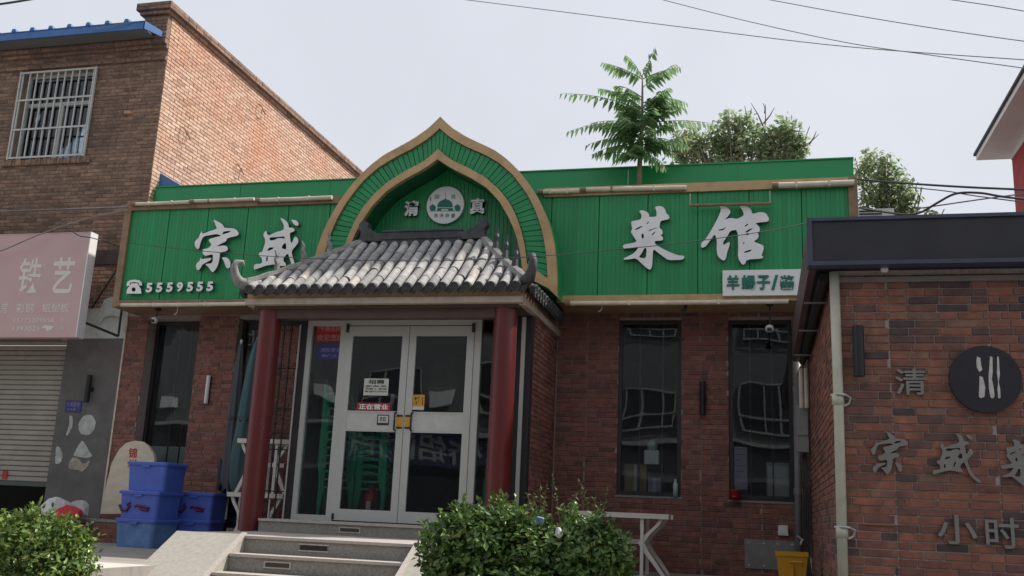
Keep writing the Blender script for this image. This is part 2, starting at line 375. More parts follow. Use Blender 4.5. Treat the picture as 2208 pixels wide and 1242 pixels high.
def chaikin(pl, k=1):
    for _ in range(k):
        out = []
        n = len(pl)
        for i in range(n):
            a, b = pl[i], pl[(i+1) % n]
            out += [(a[0]*.8+b[0]*.2, a[1]*.8+b[1]*.2), (a[0]*.2+b[0]*.8, a[1]*.2+b[1]*.8)]
        pl = out
    return pl
UNIT = MB().add([(-.5,0,-.5),(.5,0,-.5),(.5,0,.5),(-.5,0,.5),(-.5,-.7,-.5),(.5,-.7,-.5),(.5,-.7,.5),(-.5,-.7,.5),(-.485,-1,-.45),(.485,-1,-.45),(.485,-1,.45),(-.485,-1,.45)],
     [(0,1,5,4),(1,2,6,5),(2,3,7,6),(3,0,4,7),(4,5,9,8),(5,6,10,9),(6,7,11,10),(7,4,8,11),(8,9,10,11)])
def brick_rects(x0, x1, z0, z1, holes, L, H, J, panel=None, seed=1):
    rd = random.Random(seed); out = []; k = 0; z = z0
    while z+H*.6 < z1:
        zt = min(z+H-J, z1)
        edges = [x0]
        if panel:
            p = x0+panel*.55
            while p < x1: edges.append(p); p += panel
        edges.append(x1)
        for a, b in zip(edges, edges[1:]):
            x = a+J*.5 - (rd.uniform(.0,.5)*L if panel else (L*.5 if k % 2 else 0)); 
            while x < b-J*.5:
                l = L*(rd.choice([1,1,1,.62,.8]) if panel else 1)
                xa, xb = max(x, a+J*.5), min(x+l-J, b-J*.5)
                x += l
                if xb-xa < .008: continue
                segs = [(xa, xb)]
                for h in holes:
                    if h[2]-J < zt and h[3]+J > z and not (z >= h[3] or zt <= h[2]):
                        ns = []
                        for c, d in segs:
                            if d <= h[0] or c >= h[1]: ns.append((c,d)); continue
                            if c < h[0]-.02: ns.append((c, h[0]))
                            if d > h[1]+.02: ns.append((h[1], d))
                        segs = ns
                for c, d in segs:
                    if d-c > .02: out.append((c, d, z, zt))
        z += H; k += 1
    return out
def bricks_joined(mb, rects, y, t, axis='y'):
    rd = random.Random(len(rects))
    for a, b, c, d in rects:
        tt = t*rd.uniform(.7, 1.25)
        for v in UNIT.v: pass
        vs_ = []
        for ux, uy, uz in UNIT.v:
            X = (a+b)/2+ux*(b-a); Z = (c+d)/2+uz*(d-c); Yv = y+uy*tt
            vs_.append((X, Yv, Z) if axis == 'y' else (y-uy*tt*(1 if axis == 'x+' else -1), X, Z))
        mb.add(vs_, UNIT.f)
    return mb

# ================================================================== THE SETTING
TE, LA, FL = .92, 1.24, 1.40
YM = 13.9                                        # face of the restaurant wall
struct('street', MB().box(-60, 60, -40, 60, -.3, 0), m_street)
struct('terrace', MB().box(-30, -5.95, 7.95, 14.0, -.1, TE).box(-5.95, -2.6, 9.5, 14.0, -.1, TE-.03).box(-2.6, 5, 7.95, 14.0, -.1, TE-.004), m_terrace)
struct('kerb', MB().box(-30, -5.96, 7.72, 9.15, -.1, TE+.004), m_kerb)

# ================================================================== RESTAURANT BUILDING
rest = thing('restaurant_building', (-4.6, YM, TE), 'single storey brick restaurant behind the green sign band', 'building')
X0, X1 = -10.02, .60
wl = (*[P(322,690,YM)[0], P(432,690,YM)[0]], 1.99, 4.43)          # left window
wd = (-8.0, -7.35, TE, 4.43)                                      # dark bay behind the parasols
vest = (-6.0, -2.85, FL-.2, 4.30)                                 # opening into the vestibule
w1 = (-1.945, -1.06, 1.915, 4.375); w2 = (-.417, .435, 1.905, 4.37)
holes = [wl, wd, vest, w1, w2]
mb = MB()
for a, b, c, d in rect_cells(X0, X1, TE-.3, 6.1, holes): mb.box(a, b, YM+.006, YM+.30, c, d)
wall = part('wall', mb, m_mortar, rest)
# bricks: right-hand wall singly, the rest as a mass
H_, L_, J_ = .0685, .245, .011
rr = brick_rects(-2.83, .60, TE, 4.47, [w1, w2], L_, H_, J_, .80, 3)
rr.sort(key=lambda r: -((r[1]-r[0]) + (.12 if r[2] > 1.3 else 0)))
ume = UNIT.mesh('brick', m_brick_m)
for a, b, c, d in rr[:300]:
    put('brick', ume, wall, ((a+b)/2, YM+.006, (c+d)/2), scale=(b-a, random.uniform(.010,.016), d-c))
mb = bricks_joined(MB(), rr[300:], YM+.006, .012)
bricks_joined(mb, brick_rects(X0, -7.35, TE, 4.47, [wl, wd], L_, H_, J_, .80, 5), YM+.006, .012)
bricks_joined(mb, brick_rects(-7.33, -6.02, TE, 4.47, [], L_, H_, J_, .80, 6), YM+.006, .012)
o = part('brick', mb, m_brick_m2, wall, kind='stuff')
# vestibule side walls
XP = -2.85
mb = MB().box(XP-.18, XP-.006, 12.42, YM, TE, 4.3)
sw = part('side_wall', mb, m_mortar, rest)
part('brick', bricks_joined(MB(), brick_rects(12.42, YM-.02, TE, 4.28, [], L_, H_, J_, .8, 8), XP-.006, .012, 'x+'), m_brick_m2, sw, kind='stuff')
# reveals + windows
def window(name, h, depth, frame_mat, fw, bars_x=(), bars_z=(), glass=m_glass):
    x0, x1, z0, z1 = h; y = YM+depth
    f = part('window', MB().box(x0, x0+fw, y, y+.06, z0, z1).box(x1-fw, x1, y, y+.06, z0, z1).box(x0+fw, x1-fw, y, y+.06, z0, z0+fw).box(x0+fw, x1-fw, y, y+.06, z1-fw, z1), frame_mat, rest)
    part('pane', MB().box(x0+fw-.005, x1-fw+.005, y+.025, y+.033, z0+fw-.005, z1-fw+.005), glass, f)
    for bx in bars_x: part('glazing_bar', MB().box(bx-.011, bx+.011, y+.034, y+.055, z0+fw, z1-fw), m_black, f)
    for bz in bars_z: part('glazing_bar', MB().box(x0+fw, x1-fw, y+.036, y+.05, bz-.011, bz+.011), m_black, f)
    return f
f = window('w', wl, .22, m_dark, .055, [wl[0]+.45, wl[0]+.66], [])
part('sill_panel', MB().box(wl[0]+.1, wl[1]-.06, YM+.262, YM+.30, wl[2]+.055, wl[2]+.42), m_counter, f)
f = window('w', w1, .03, m_dark, .055, [w1[0]+.30, w1[0]+.62]); part('sill', MB().box(w1[0]-.02, w1[1]+.02, YM-.012, YM+.028, w1[2]-.028, w1[2]-.003), M('sill_grey', (.25,.22,.21), .7), f)
f = window('w', w2, .03, m_dark, .055, [w2[0]+.29, w2[0]+.58]); part('sill', MB().box(w2[0]-.02, w2[1]+.02, YM-.012, YM+.028, w2[2]-.028, w2[2]-.003), MATS['sill_grey'], f)
window('w', (wd[0], wd[1], TE+.1, wd[3]), .15, m_dark, .05)
# interior shell
part('interior', MB().box(X0+.3, X1-.1, YM+.30, YM+4.6, 1.2, FL-.02).box(X0+.3, X1-.1, YM+4.6, YM+4.8, FL, 4.5).box(X0+.1, X0+.3, YM+.30, YM+4.8, 1.2, 4.5).box(X1-.1, X1+.1, YM+.30, YM+4.8, 1.2, 4.5), m_interior, rest)
part('ceiling', MB().box(X0+.3, X1-.1, YM+.30, YM+4.8, 4.5, 4.6), m_interior, rest)
part('roof', MB().box(X0, X1+.6, YM+.31, YM+8, 5.9, 6.1), m_mortar, rest)
part('rear_wall', MB().box(X0, X1+.6, YM+7.8, YM+8, 0, 5.9), m_mortar, rest)
# green sheet parapet in panels
xs = np.linspace(-9.90, 1.335, 8)
for a, b in zip(xs, xs[1:]):
    part('parapet_panel', MB().box(a+.004, b-.004, 14.02, 14.07, 6.0, 6.725), m_green_flat, rest)
part('parapet_cap', MB().box(-9.90, 1.335, 14.0, 14.12, 6.725, 6.745), m_green_flat, rest)
# things left on the roof edge
# window still-life
def box_thing(name, x0, x1, y0, y1, z0, z1, mat, label, cat):
    t = thing(name, ((x0+x1)/2, (y0+y1)/2, z0), label, cat)
    part('carton', MB().box(x0, x1, y0, y1, z0, z1), mat, t)
    part('flap', MB().box(x0, x1, y0-.004, y0+.02, z1, z1+.012), mat, t)
    part('tape', MB().box((x0+x1)/2-.02, (x0+x1)/2+.02, y0-.006, y0-.001, z0, z1), m_counter, t)
    return t
box_thing('cardboard_box', w1[0]+.09, w1[0]+.40, YM+.16, YM+.42, 1.98, 2.34, m_card, 'brown cardboard box inside the window beside the porch', 'box')
box_thing('cardboard_box', w1[0]+.42, w1[0]+.60, YM+.16, YM+.36, 1.98, 2.16, M('lilac_card', (.33,.27,.36), .7), 'small lilac carton behind the glass next to the brown box', 'box')
def bottle(x, y, z, r, h, mat, label):
    solo('bottle', MB().lathe((x,y,z), [(0,0),(r,0),(r,.62*h),(r*.9,.72*h),(r*.42,.82*h),(r*.42,h),(0,h)], 14), mat, label, 'bottle', smooth=True)
xb, zb = P(1456, 1068, YM-.03)
bottle(xb, YM-.005, 1.916, .035, .24, m_bottle, 'pale blue bottle standing at the corner of the window sill')
xb, zb = P(1388, 1010, YM+.25)
solo('shelf_board', MB().box(w1[0]+.06, w1[1]-.06, YM+.12, YM+.5, 1.94, 1.978), m_interior, 'inner window ledge carrying the cartons', 'ledge')
solo('shelf_board', MB().box(w2[0]+.06, w2[1]-.06, YM+.12, YM+.5, 1.94, 1.978), m_interior, 'inner window ledge behind the red bucket', 'ledge')
t = thing('appliance', (w1[0]+.5, YM+.3, 2.36), 'white appliance standing on the cartons behind the glass', 'appliance')
part('body', MB().box(w1[0]+.36, w1[0]+.56, YM+.2, YM+.4, 2.36, 2.55), m_lampw, t); part('head', MB().lathe((w1[0]+.46, YM+.3, 2.55), [(.08,0),(.07,.12),(.0,.16)], 12), m_bottle, t)
# red bucket on the sill of the second window
xb, zb = P(1584, 1071, YM-.06)
t = thing('bucket', (xb, YM-.055, 1.905), 'small red bucket on the corner of the window sill', 'bucket')
part('tub', MB().lathe((xb, YM-.075, 1.905), [(0,.004),(.062,0),(.078,.115),(.084,.118),(.084,.13),(.074,.13),(.058,.01)], 18), M('red_plastic', (.42,.015,.02), .4), t, smooth=True)
part('bail', MB().tube([(xb-.08, YM-.075, 2.02),(xb-.05,YM-.10,1.96),(xb,YM-.165,1.945),(xb+.05,YM-.10,1.96),(xb+.08,YM-.075,2.02)], .004, 6), m_wbar, t)
# paper price list inside window two, and pale cabinet
t = thing('price_list', (w2[0]+.15, YM+.09, 2.05), 'lilac paper list taped inside the right-hand window', 'paper')
part('sheet', MB().box(w2[0]+.07, w2[0]+.24, YM+.072, YM+.075, 2.05, 2.62), M('lilac_paper', (.42,.38,.46), .7), t)
for i in range(7): part('text_line', MB().box(w2[0]+.085, w2[0]+.225-.03*(i % 3), YM+.068, YM+.0715, 2.58-.075*i, 2.60-.075*i), m_noticetx, t)
t = thing('cabinet', (w2[1]-.2, YM+.5, 1.40), 'pale cabinet standing behind the right-hand window', 'cabinet')
part('carcass', MB().box(w2[1]-.36, w2[1]-.05, YM+.55, YM+.9, 1.40, 2.45), m_counter, t); part('door', MB().box(w2[1]-.34, w2[1]-.07, YM+.53, YM+.548, 1.45, 2.40), m_lampw, t)

# ------------------------------------------------------------------ vestibule interior
part('vestibule_floor', MB().box(-6.0, -3.03, 12.25, YM+.3, TE-.1, FL-.004), m_granite, rest)
part('vestibule_wall', MB().box(-6.06, -6.0, 12.42, YM, TE, 4.3), m_interior, rest)

# ================================================================== ENTRANCE SCREEN (Y = 12.3)
YD = 12.3
ent = thing('entrance_doors', (-4.5, YD, FL), 'aluminium framed glazed double doors with sidelights between red columns', 'door')
sL = P(640, 900, YD)[0]; dL = P(738, 900, YD)[0]; dC = -4.515; dR = P(1017, 900, YD)[0]
sL, dL, dR = -6.0, -5.42, -3.615
ZT = 3.985
fr = part('frame', MB().box(sL, sL+.07, YD-.03, YD+.07, FL, ZT+.08).box(dL-.09, dL, YD-.03, YD+.07, FL, ZT+.08).box(dR, dR+.09, YD-.03, YD+.07, FL, ZT+.08)
     .box(sL+.07, dL-.09, YD-.03, YD+.07, ZT, ZT+.08).box(dL, dR, YD-.03, YD+.07, ZT, ZT+.08).box(sL+.07, dL-.09, YD-.03, YD+.07, FL, FL+.07), m_alu, ent)
part('sidelight_pane', MB().box(sL+.065, dL-.085, YD+.012, YD+.02, FL+.065, ZT+.005), m_glass, ent)
part('sidelight_pane', MB().box(dR+.085, -3.09, YD+.012, YD+.02, FL+.03, ZT+.06), m_glass, ent)
part('side_post', MB().box(-3.11, -3.05, YD-.03, YD+.07, FL, ZT+.1).box(-2.98, -2.93, YD-.05, YD+.06, TE, ZT+.1), m_alu, ent)
part('dark_post', MB().box(-3.05, -2.98, YD-.02, YD+.12, TE, ZT+.1).box(-2.93, -2.852, YD-.02, YD+.115, TE, ZT+.1), m_dark, ent)
zg = [1.565, 2.375, 2.385+.02, 2.85, 2.865, 3.845]
for i, (a, b) in enumerate([(dL+.004, dC-.004), (dC+.004, dR-.004)]):
    st = .095
    z0, z1 = FL+.015, ZT-.012
    lo0, lo1, up0_, up1 = 1.56, 2.565, 2.835, 3.84
    d = part('door', MB().box(a, a+st, YD-.04, YD+.005, z0, z1).box(b-st, b, YD-.04, YD+.005, z0, z1).box(a+st, b-st, YD-.04, YD+.005, z0, lo0).box(a+st, b-st, YD-.04, YD+.005, up1, z1)
             .box(a+st, b-st, YD-.04, YD+.005, lo1, lo1+.022).box(a+st, b-st, YD-.04, YD+.005, up0_-.022, up0_), m_alu, ent)
    part('mid_panel', MB().box(a+st, b-st, YD-.032, YD, lo1+.022, up0_-.022), M('pale_panel_worn', (.52,.53,.50), .6, .1, 6, dirt=.5, dirtcol=(.40,.41,.38), dscale=8), d)
    part('pane', MB().box(a+st-.005, b-st+.005, YD-.018, YD-.011, lo0-.005, lo1+.005), m_glass, d)
    part('pane', MB().box(a+st-.005, b-st+.005, YD-.018, YD-.011, up0_-.005, up1+.005), m_glass, d)
    hx = (b-.055) if i == 0 else (a+.055)
    hx2 = hx-.055 if i == 0 else hx+.055
    part('handle', MB().tube([(hx2, YD-.04, 2.585),(hx2, YD-.085, 2.592),(hx2, YD-.085, 2.812),(hx2, YD-.04, 2.82)], .013, 8), m_dark, d, smooth=True)
    stk = part('pull_sticker', MB().box(hx-.042, hx+.042, YD-.044, YD-.0405, 2.615, 2.785), m_yel, d)
    part('sticker_edge', MB().box(hx-.043, hx+.043, YD-.0465, YD-.0445, 2.765, 2.79).box(hx-.043, hx+.043, YD-.0465, YD-.0445, 2.61, 2.635), m_dark, d)
    part('pivot', MB().box(a+.0 if i == 0 else b-.03, a+.03 if i == 0 else b, YD-.052, YD-.041, FL+.02, FL+.10), m_dark, d)
    part('closer', MB().box((a-.005) if i == 0 else (b-.03), (a+.03) if i == 0 else (b+.005), YD-.06, YD-.041, ZT-.10, ZT+.02), m_dark, d)
part('weather_strip', MB().box(dC-.004, dC+.004, YD-.02, YD-.012, FL+.015, ZT-.012), m_black, ent)
part('threshold', MB().box(dL, dR, YD-.03, YD+.05, FL, FL+.012), m_dark, ent)
# notices on the glass
def notice(name, px0, py0, px1, py1, y, mat, label, cat='notice'):
    x0, z1 = P(px0, py0, y); x1, z0 = P(px1, py1, y)
    t = thing(name, ((x0+x1)/2, y, z0), label, cat)
    part('sheet', MB().box(x0, x1, y, y+.002, z0, z1), mat, t)
    return t, x0, x1, z0, z1
yn = YD-.024
t, a, b, c, d = notice('paper_notice', 786, 816, 836, 853, yn, m_paper, 'cream recruitment paper with black print taped to left door glass')
text('print', '招聘', a+.06, b-.06, d-.075, d-.015, yn-.001, .001, m_paperink, t, .03)
for i, s in enumerate(['服务员', '洗碗工 配菜', '电话5559555']): text('print', s, a+.02, b-.02, d-.115-.035*i, d-.09-.035*i, yn-.001, .001, m_paperink, t, .02)
t, a, b, c, d = notice('open_sign', 770, 868, 841, 886, yn, m_redsign, 'red strip with white lettering low on the left door glass', 'sign')
text('print', '正在营业', a+.03, b-.03, c+.015, d-.015, yn-.001, .001, m_board, t, .03)
t, a, b, c, d = notice('push_sticker', 890, 851, 914, 884, yn, m_yel, 'yellow sticker on the right door glass by its edge', 'sticker')
text('print', '推', a+.02, b-.04, c+.07, d-.025, yn-.001, .001, m_paperink, t, .03)
part('figure', MB().box(b-.032, b-.018, yn-.002, yn-.0005, c+.06, d-.03), m_redsign, t); part('stripe', MB().box(a, b, yn-.002, yn-.0005, c, c+.045), m_paper, t)
t, a, b, c, d = notice('code_sticker', 814, 894, 838, 917, YD-.036, m_paper, 'white square sticker with dark rim on the left door rail', 'sticker')
part('rim', MB().box(a, b, YD-.038, YD-.0365, c, c+.03).box(a, a+.012, YD-.038, YD-.0365, c+.03, d).box(b-.012, b, YD-.038, YD-.0365, c+.03, d).box(a+.012, b-.012, YD-.038, YD-.0365, d-.012, d), m_dark, t)
text('print', '拉', a+.035, b-.035, c+.05, d-.025, YD-.0365, .001, m_crimson, t, .02)
ys = YD+.008
t, a, b, c, d = notice('red_notice', 683, 699, 742, 738, ys, m_redsign, 'dark red two line notice at the top of the left sidelight', 'sign')
text('print', '外卖热线', a+.03, b-.01, (c+d)/2+.02, d-.02, ys-.001, .001, M('dull_pink', (.38,.20,.20), .6), t, .02)
text('print', '欢迎惠顾', a+.02, b-.01, c+.02, (c+d)/2-.02, ys-.001, .001, MATS['dull_pink'], t, .02)
t, a, b, c, d = notice('blue_notice', 688, 742, 738, 775, ys, m_notice, 'blue plate under the red notice in the left sidelight', 'sign')
text('print', '消防安全', a+.03, b-.03, c+.10, d-.05, ys-.001, .001, m_noticetx, t, .01); text('print', '责任人', a+.05, b-.08, c+.03, c+.07, ys-.001, .001, m_noticetx, t, .01)

# lattice screen left of the doors
lat = thing('lattice_screen', (-6.3, YD, LA), 'narrow dark framed screen with black grid left of the doors', 'screen')
part('frame', MB().box(-6.52, -6.46, YD-.02, YD+.05, LA, 4.08).box(-6.10, -6.005, YD-.02, YD+.05, LA, 4.08).box(-6.46, -6.10, YD-.02, YD+.05, LA, LA+.12).box(-6.46, -6.10, YD-.02, YD+.05, 4.0, 4.08), m_dark, lat)
part('trim', MB().box(-6.125, -6.105, YD-.03, YD-.021, LA+.12, 4.0), m_alu, lat)
for x in (-6.37, -6.26): part('bar', MB().box(x-.008, x+.008, YD+.0, YD+.016, LA+.12, 4.0), m_black, lat)
for z in (1.75, 2.30, 2.85, 3.40): part('bar', MB().box(-6.46, -6.10, YD+.017, YD+.03, z-.008, z+.008), m_black, lat)

# ================================================================== PORCH
po = thing('entrance_porch', (-4.7, 11.9, LA), 'tiled hip roofed porch on two red columns over the steps', 'porch')
for cx in (-6.335, -3.09):
    part('column', MB().lathe((cx, 11.82, LA), [(.150,0),(.150,1.0),(.147,2.0),(.145,2.86)], 32), m_redpaint, po, smooth=True)
EX0, EX1, EY, EZ = -6.63, -2.77, 11.55, 4.34
RX0, RX1, RY, RZ = -5.43, -3.66, 12.60, 5.20
EYB = 13.65
part('fascia', MB().box(EX0+.05, EX1-.05, EY+.04, EY+.10, 4.215, 4.315).box(EX1-.11, EX1-.05, EY+.10, YM, 4.215, 4.315).box(EX0+.05, EX0+.11, EY+.10, YM, 4.215, 4.315), m_gold, po)
part('light_trough', MB().box(EX0+.03, EX1-.05, EY+.02, EY+.12, 4.135, 4.213).box(EX1-.12, EX1-.03, EY+.12, YM, 4.12, 4.213).box(EX0+.03, EX0+.12, EY+.12, YM, 4.13, 4.213), M('trough_cream', (.42,.36,.28), .6, .15, 6, .1, 30, dirt=.5, dirtcol=(.25,.19,.14), dscale=5), po)
part('soffit', MB().box(EX0+.12, EX1-.12, EY+.12, YM, 4.10, 4.13), m_soffit, po)
part('beam', MB().box(EX0+.2, EX1-.2, 11.74, 11.90, 3.98, 4.099), m_soffit, po)
for px in (680, 806, 932, 1046):
    x, z = P(px, 682, 12.05)
    part('downlight', MB().lathe((x, 12.05, 4.085), [(0,0),(.045,0),(.055,.008),(.055,.014)], 16), m_lampw, po)
# roof deck (four hipped slopes)
zc = EZ
mb = MB().add([(EX0,EY,zc),(EX1,EY,zc),(EX1,EYB,zc),(EX0,EYB,zc),(RX0,RY,RZ),(RX1,RY,RZ)], [(0,1,5,4),(1,2,5),(2,3,4,5),(3,0,4),(0,3,2,1)])
part('roof_deck', mb, m_tiledark, po)
# barrel tile (half round shell) along +Y local, length 1, radius 1
def barrel(n=8, th=.22):
    m = MB(); 
    for y, r in ((0, 1.0), (1, .92)):
        for k in range(n+1):
            t = math.pi*k/n; m.v.append((r*math.cos(t), y, r*math.sin(t)))
        for k in range(n+1):
            t = math.pi*k/n; m.v.append(((r-th)*math.cos(t), y, (r-th)*math.sin(t)))
    q = 2*(n+1)
    for k in range(n):
        m.f += [(k, k+1, q+k+1, q+k), (n+1+k, q+n+1+k, q+n+2+k, n+2+k), (k, n+1+k, n+2+k, k+1), (q+k, q+k+1, q+n+2+k, q+n+1+k)]
    m.f += [(0, q, q+n+1, n+1), (n, 2*n+1, q+2*n+1, q+n)]
    return m
tile_me = barrel().mesh('roof_tile', m_tile, smooth=False)
cap_me = MB().lathe((0,0,0), [(0,-.012),(.040,-.012),(.044,-.02),(.064,-.02),(.066,.0),(.066,.05)], 16).mesh('end_cap', m_tiledark)
dp = [(-.075,.045),(-.05,.03),(0,.022),(.05,.03),(.075,.045),(.072,.0),(.045,-.045),(0,-.075),(-.045,-.045),(-.072,.0)]
drip_me = MB().prism(dp, -.012, .012).mesh('drip_tile', m_tiledark)
SEG = .26
def zslope(t): return EZ + (RZ-EZ)*(t*.93 + t*t*.07)
# front slope
n = 24; pitch = (EX1-EX0-.10)/n
for i in range(n):
    x = EX0+.05+pitch*(i+.5)
    if x < RX0: tm = (x-EX0)/(RX0-EX0)
    elif x > RX1: tm = (EX1-x)/(EX1-RX1)
    else: tm = 1
    tot = math.hypot(RY-EY, RZ-EZ); k = 0; s = -.06
    while s < tm*tot-.05:
        l = min(SEG, tm*tot-s)
        ya = EY + (RY-EY)*s/tot; za = zslope(max(s/tot,0)) + (0 if s >= 0 else -.03)
        yb = EY + (RY-EY)*(s+l)/tot; zb_ = zslope((s+l)/tot)
        put('roof_tile', tile_me, po, (x+random.uniform(-.007,.007), ya, za+.012+random.uniform(0,.010)), (math.atan2(zb_-za, yb-ya)+random.uniform(-.03,.03), 0, random.uniform(-.035,.035)), (.062, l+.012, .062))
        s += l; k += 1
    put('end_cap', cap_me, po, (x, EY-.075, EZ-.022), (R_(-75), 0, 0))
    put('drip_tile', drip_me, po, (x+pitch/2, EY-.055, EZ-.035), (R_(12), 0, 0))
# right and left slopes: rows run across X
for side in (1, -1):
    ex, rx = (EX1, RX1) if side > 0 else (EX0, RX0)
    y = EY+.14
    while y < 13.55:
        tm = (y-EY)/(RY-EY) if y < RY else (EYB-y)/(EYB-RY)
        tot = math.hypot(rx-ex, RZ-EZ); s = -.06
        while s < tm*tot-.05 and (side > 0 or s < .5):
            l = min(SEG, tm*tot-s)
            xa = ex+(rx-ex)*s/tot; za = EZ+(RZ-EZ)*s/tot
            ang = math.atan2(RZ-EZ, abs(rx-ex))
            put('roof_tile', tile_me, po, (xa, y, za+.012), (ang, 0, R_(90) if side > 0 else R_(-90)), (.062, l+.012, .062))
            s += l
        put('end_cap', cap_me, po, (ex+side*.075, y, EZ-.022), (R_(-75), 0, R_(90)*side))
        put('drip_tile', drip_me, po, (ex+side*.055, y+pitch/2, EZ-.035), (0, 0, R_(90)))
        y += pitch
# main ridge with curled ends
o7 = lambda q: P(480+q[0]*.17716, 460+q[1]*.17716, RY)
orn = [(1670,150),(1700,115),(1745,108),(1780,138),(1772,178),(1800,210),(1850,235),(1890,262),(1990,266),(1990,352),(1650,352),(1682,300),(1692,240),(1662,200)]
ow = [o7(q) for q in orn]
cxr = (RX0+RX1)/2
rg = part('ridge', MB().box(RX0+.30, RX1-.30, RY-.06, RY+.06, RZ-.02, 5.375).box(RX0+.30, RX1-.30, RY-.075, RY+.075, 5.376, 5.40).box(RX0+.30, RX1-.30, RY-.078, RY+.078, 5.27, 5.29), m_ridge, po)
xo0 = min(p[0] for p in ow)
for s in (1, -1):
    pl = [((RX0-.06)+(p[0]-xo0), p[1]) for p in ow]
    if s < 0: pl = [(2*cxr-p[0], p[1]) for p in pl]
    part('ridge_ornament', MB().prism(pl, RY-.07, RY+.07), m_ridge, rg)
# hips with upturned horns and little spiked finials
for s, (ex, rx) in ((-1, (EX0, RX0)), (1, (EX1, RX1))):
    a = Vector((rx, RY, RZ+.05)); b = Vector((ex, EY, EZ+.06))
    hm = m_hip if s < 0 else m_ridge
    pts = [a.lerp(b, t)+Vector((0,0,.05*math.sin(t*math.pi)*-.5)) for t in np.linspace(0, .97, 12)]
    mb = MB().tube(pts, [.062+.012*(i % 2) for i in range(12)], 8)
    h = part('hip_ridge', mb, m_hip if s < 0 else m_hip, po)
    dirn = Vector((b.x-a.x, b.y-a.y, 0)).normalized()
    hp = [b-dirn*.22+Vector((0,0,.03)), b-dirn*.05+Vector((0,0,.0)), b+dirn*.07+Vector((0,0,.03)), b+dirn*.13+Vector((0,0,.12)), b+dirn*.15+Vector((0,0,.22)), b+dirn*.12+Vector((0,0,.29)), b+dirn*.05+Vector((0,0,.30)), b+dirn*.035+Vector((0,0,.25))]
    part('horn', MB().tube(hp, [.085,.085,.075,.062,.052,.045,.036,.028], 8), hm, po, smooth=True)
    for t in (.30, .52, .74):
        c = a.lerp(b, t)+Vector((0,0,.08))
        part('finial', MB().tube([c-Vector((0,0,.06)), c+Vector((0,0,.05)), c+dirn*.03+Vector((0,0,.11)), c+dirn*.01+Vector((0,0,.16)), c+dirn*.05+Vector((0,0,.24))], [.045,.04,.028,.03,.008], 6), m_ridge if s > 0 else hm, po)

# ================================================================== STEPS
st = thing('entrance_steps', (-4.3, 9.6, 0), 'granite steps with pale nosings leading up to the entrance doors', 'steps')
SX0, SX1 = -5.30, -3.36
def step(x0, x1, yf, yb, z0, z1, slot):
    s_ = part('step', MB().box(x0, x1, yf+.02, yb, z0, z1-.03), m_granite, st)
    part('nosing', MB().box(x0-.004, x1+.004, yf, yb+.02, z1-.029, z1), m_nosing, s_)
    if slot:
        a, b = slot
        part('slot_frame', MB().box(a, b, yf+.008, yf+.019, z1-.125, z1-.112).box(a, b, yf+.008, yf+.019, z1-.068, z1-.055).box(a, a+.015, yf+.008, yf+.019, z1-.112, z1-.068).box(b-.015, b, yf+.008, yf+.019, z1-.112, z1-.068), m_nosing, s_)
        part('slot', MB().box(a+.015, b-.015, yf+.012, yf+.0195, z1-.108, z1-.072), M('slot_brown', (.06,.05,.045), .8), s_)
step(-6.12, -3.28, 11.62, 12.26, LA+.002, FL, (-5.03, -4.75))
step(-6.12, -2.6, 9.80, 13.0, TE-.2, LA, None)
s2 = st.children[-1]
part('slot', MB().box(-4.66, -4.36, 9.805, 9.8195, LA-.112, LA-.072), m_black, s2)
part('slot_frame', MB().box(-4.68, -4.34, 9.81, 9.8192, LA-.13, LA-.116).box(-4.68, -4.34, 9.81, 9.8192, LA-.064, LA-.05), m_nosing, s2)
zz = LA; yy = 9.80
for i in range(7):
    zz -= .175; yf = yy-.30
    step(SX0, SX1, yf, yy+.018, zz-.35 if zz > .4 else 0, zz, (-4.9-.03*i, -4.60-.03*i) if i < 2 else None)
    yy = yf
    if zz < .19: break
slope = .175/.30
for x0, x1 in ((-6.12, SX0-.005), (SX1+.005, -2.6)):
    yb, yf = 9.80, 9.80-LA/slope
    mb = MB().add([(x0,9.82,0),(x1,9.82,0),(x0,9.82,LA+.012),(x1,9.82,LA+.012),(x0,yf+.02,0),(x1,yf+.02,0)], [(0,1,3,2),(0,2,4),(1,5,3),(2,3,5,4),(0,4,5,1)])
    fl = part('flank', mb, m_flank, st)
    xe = x1 if x0 < -6 else x0
    part('flank_edge', MB().add([(xe-.05,9.83,LA+.013),(xe+.012,9.83,LA+.013),(xe+.012,yf+.03,.012),(xe-.05,yf+.03,.012),(xe-.05,9.83,LA+.03),(xe+.012,9.83,LA+.03),(xe+.012,yf+.03,.03),(xe-.05,yf+.03,.03)], [(0,1,2,3),(4,7,6,5),(0,4,5,1),(1,5,6,2),(2,6,7,3),(3,7,4,0)]), m_nosing, fl)

# ================================================================== GREEN SIGN BAND
YS = 13.2
SGX0, SGX1, SGZ0, SGZ1 = -9.80, 1.29, 4.475, 6.155
sg = thing('shop_sign', (-4.2, YS, SGZ0), 'long green slatted shop sign with white brush characters and bronze frame', 'sign')
part('backing', MB().box(SGX0+.02, SGX1-.02, YS+.045, YM, SGZ0+.03, SGZ1-.04), m_green_dark, sg)
fwd_ = .115
part('frame', MB().box(SGX0, SGX0+fwd_, YS-.04, YM-.05, SGZ0, SGZ1), m_goldw, sg)
part('frame', MB().box(SGX1-fwd_, SGX1, YS-.04, YM-.05, SGZ0, SGZ1), m_goldw, sg)
part('frame', MB().box(SGX0+fwd_, -5.9, YS-.04, YS+.2, SGZ1-.11, SGZ1-.002), m_goldw, sg)
part('frame', MB().box(-2.95, SGX1-fwd_, YS-.04, YS+.2, SGZ1-.13, SGZ1-.002), m_gold, sg)
part('frame', MB().box(SGX0+fwd_, -6.0, YS-.04, YM-.06, SGZ0+.002, SGZ0+.10), m_goldw, sg)
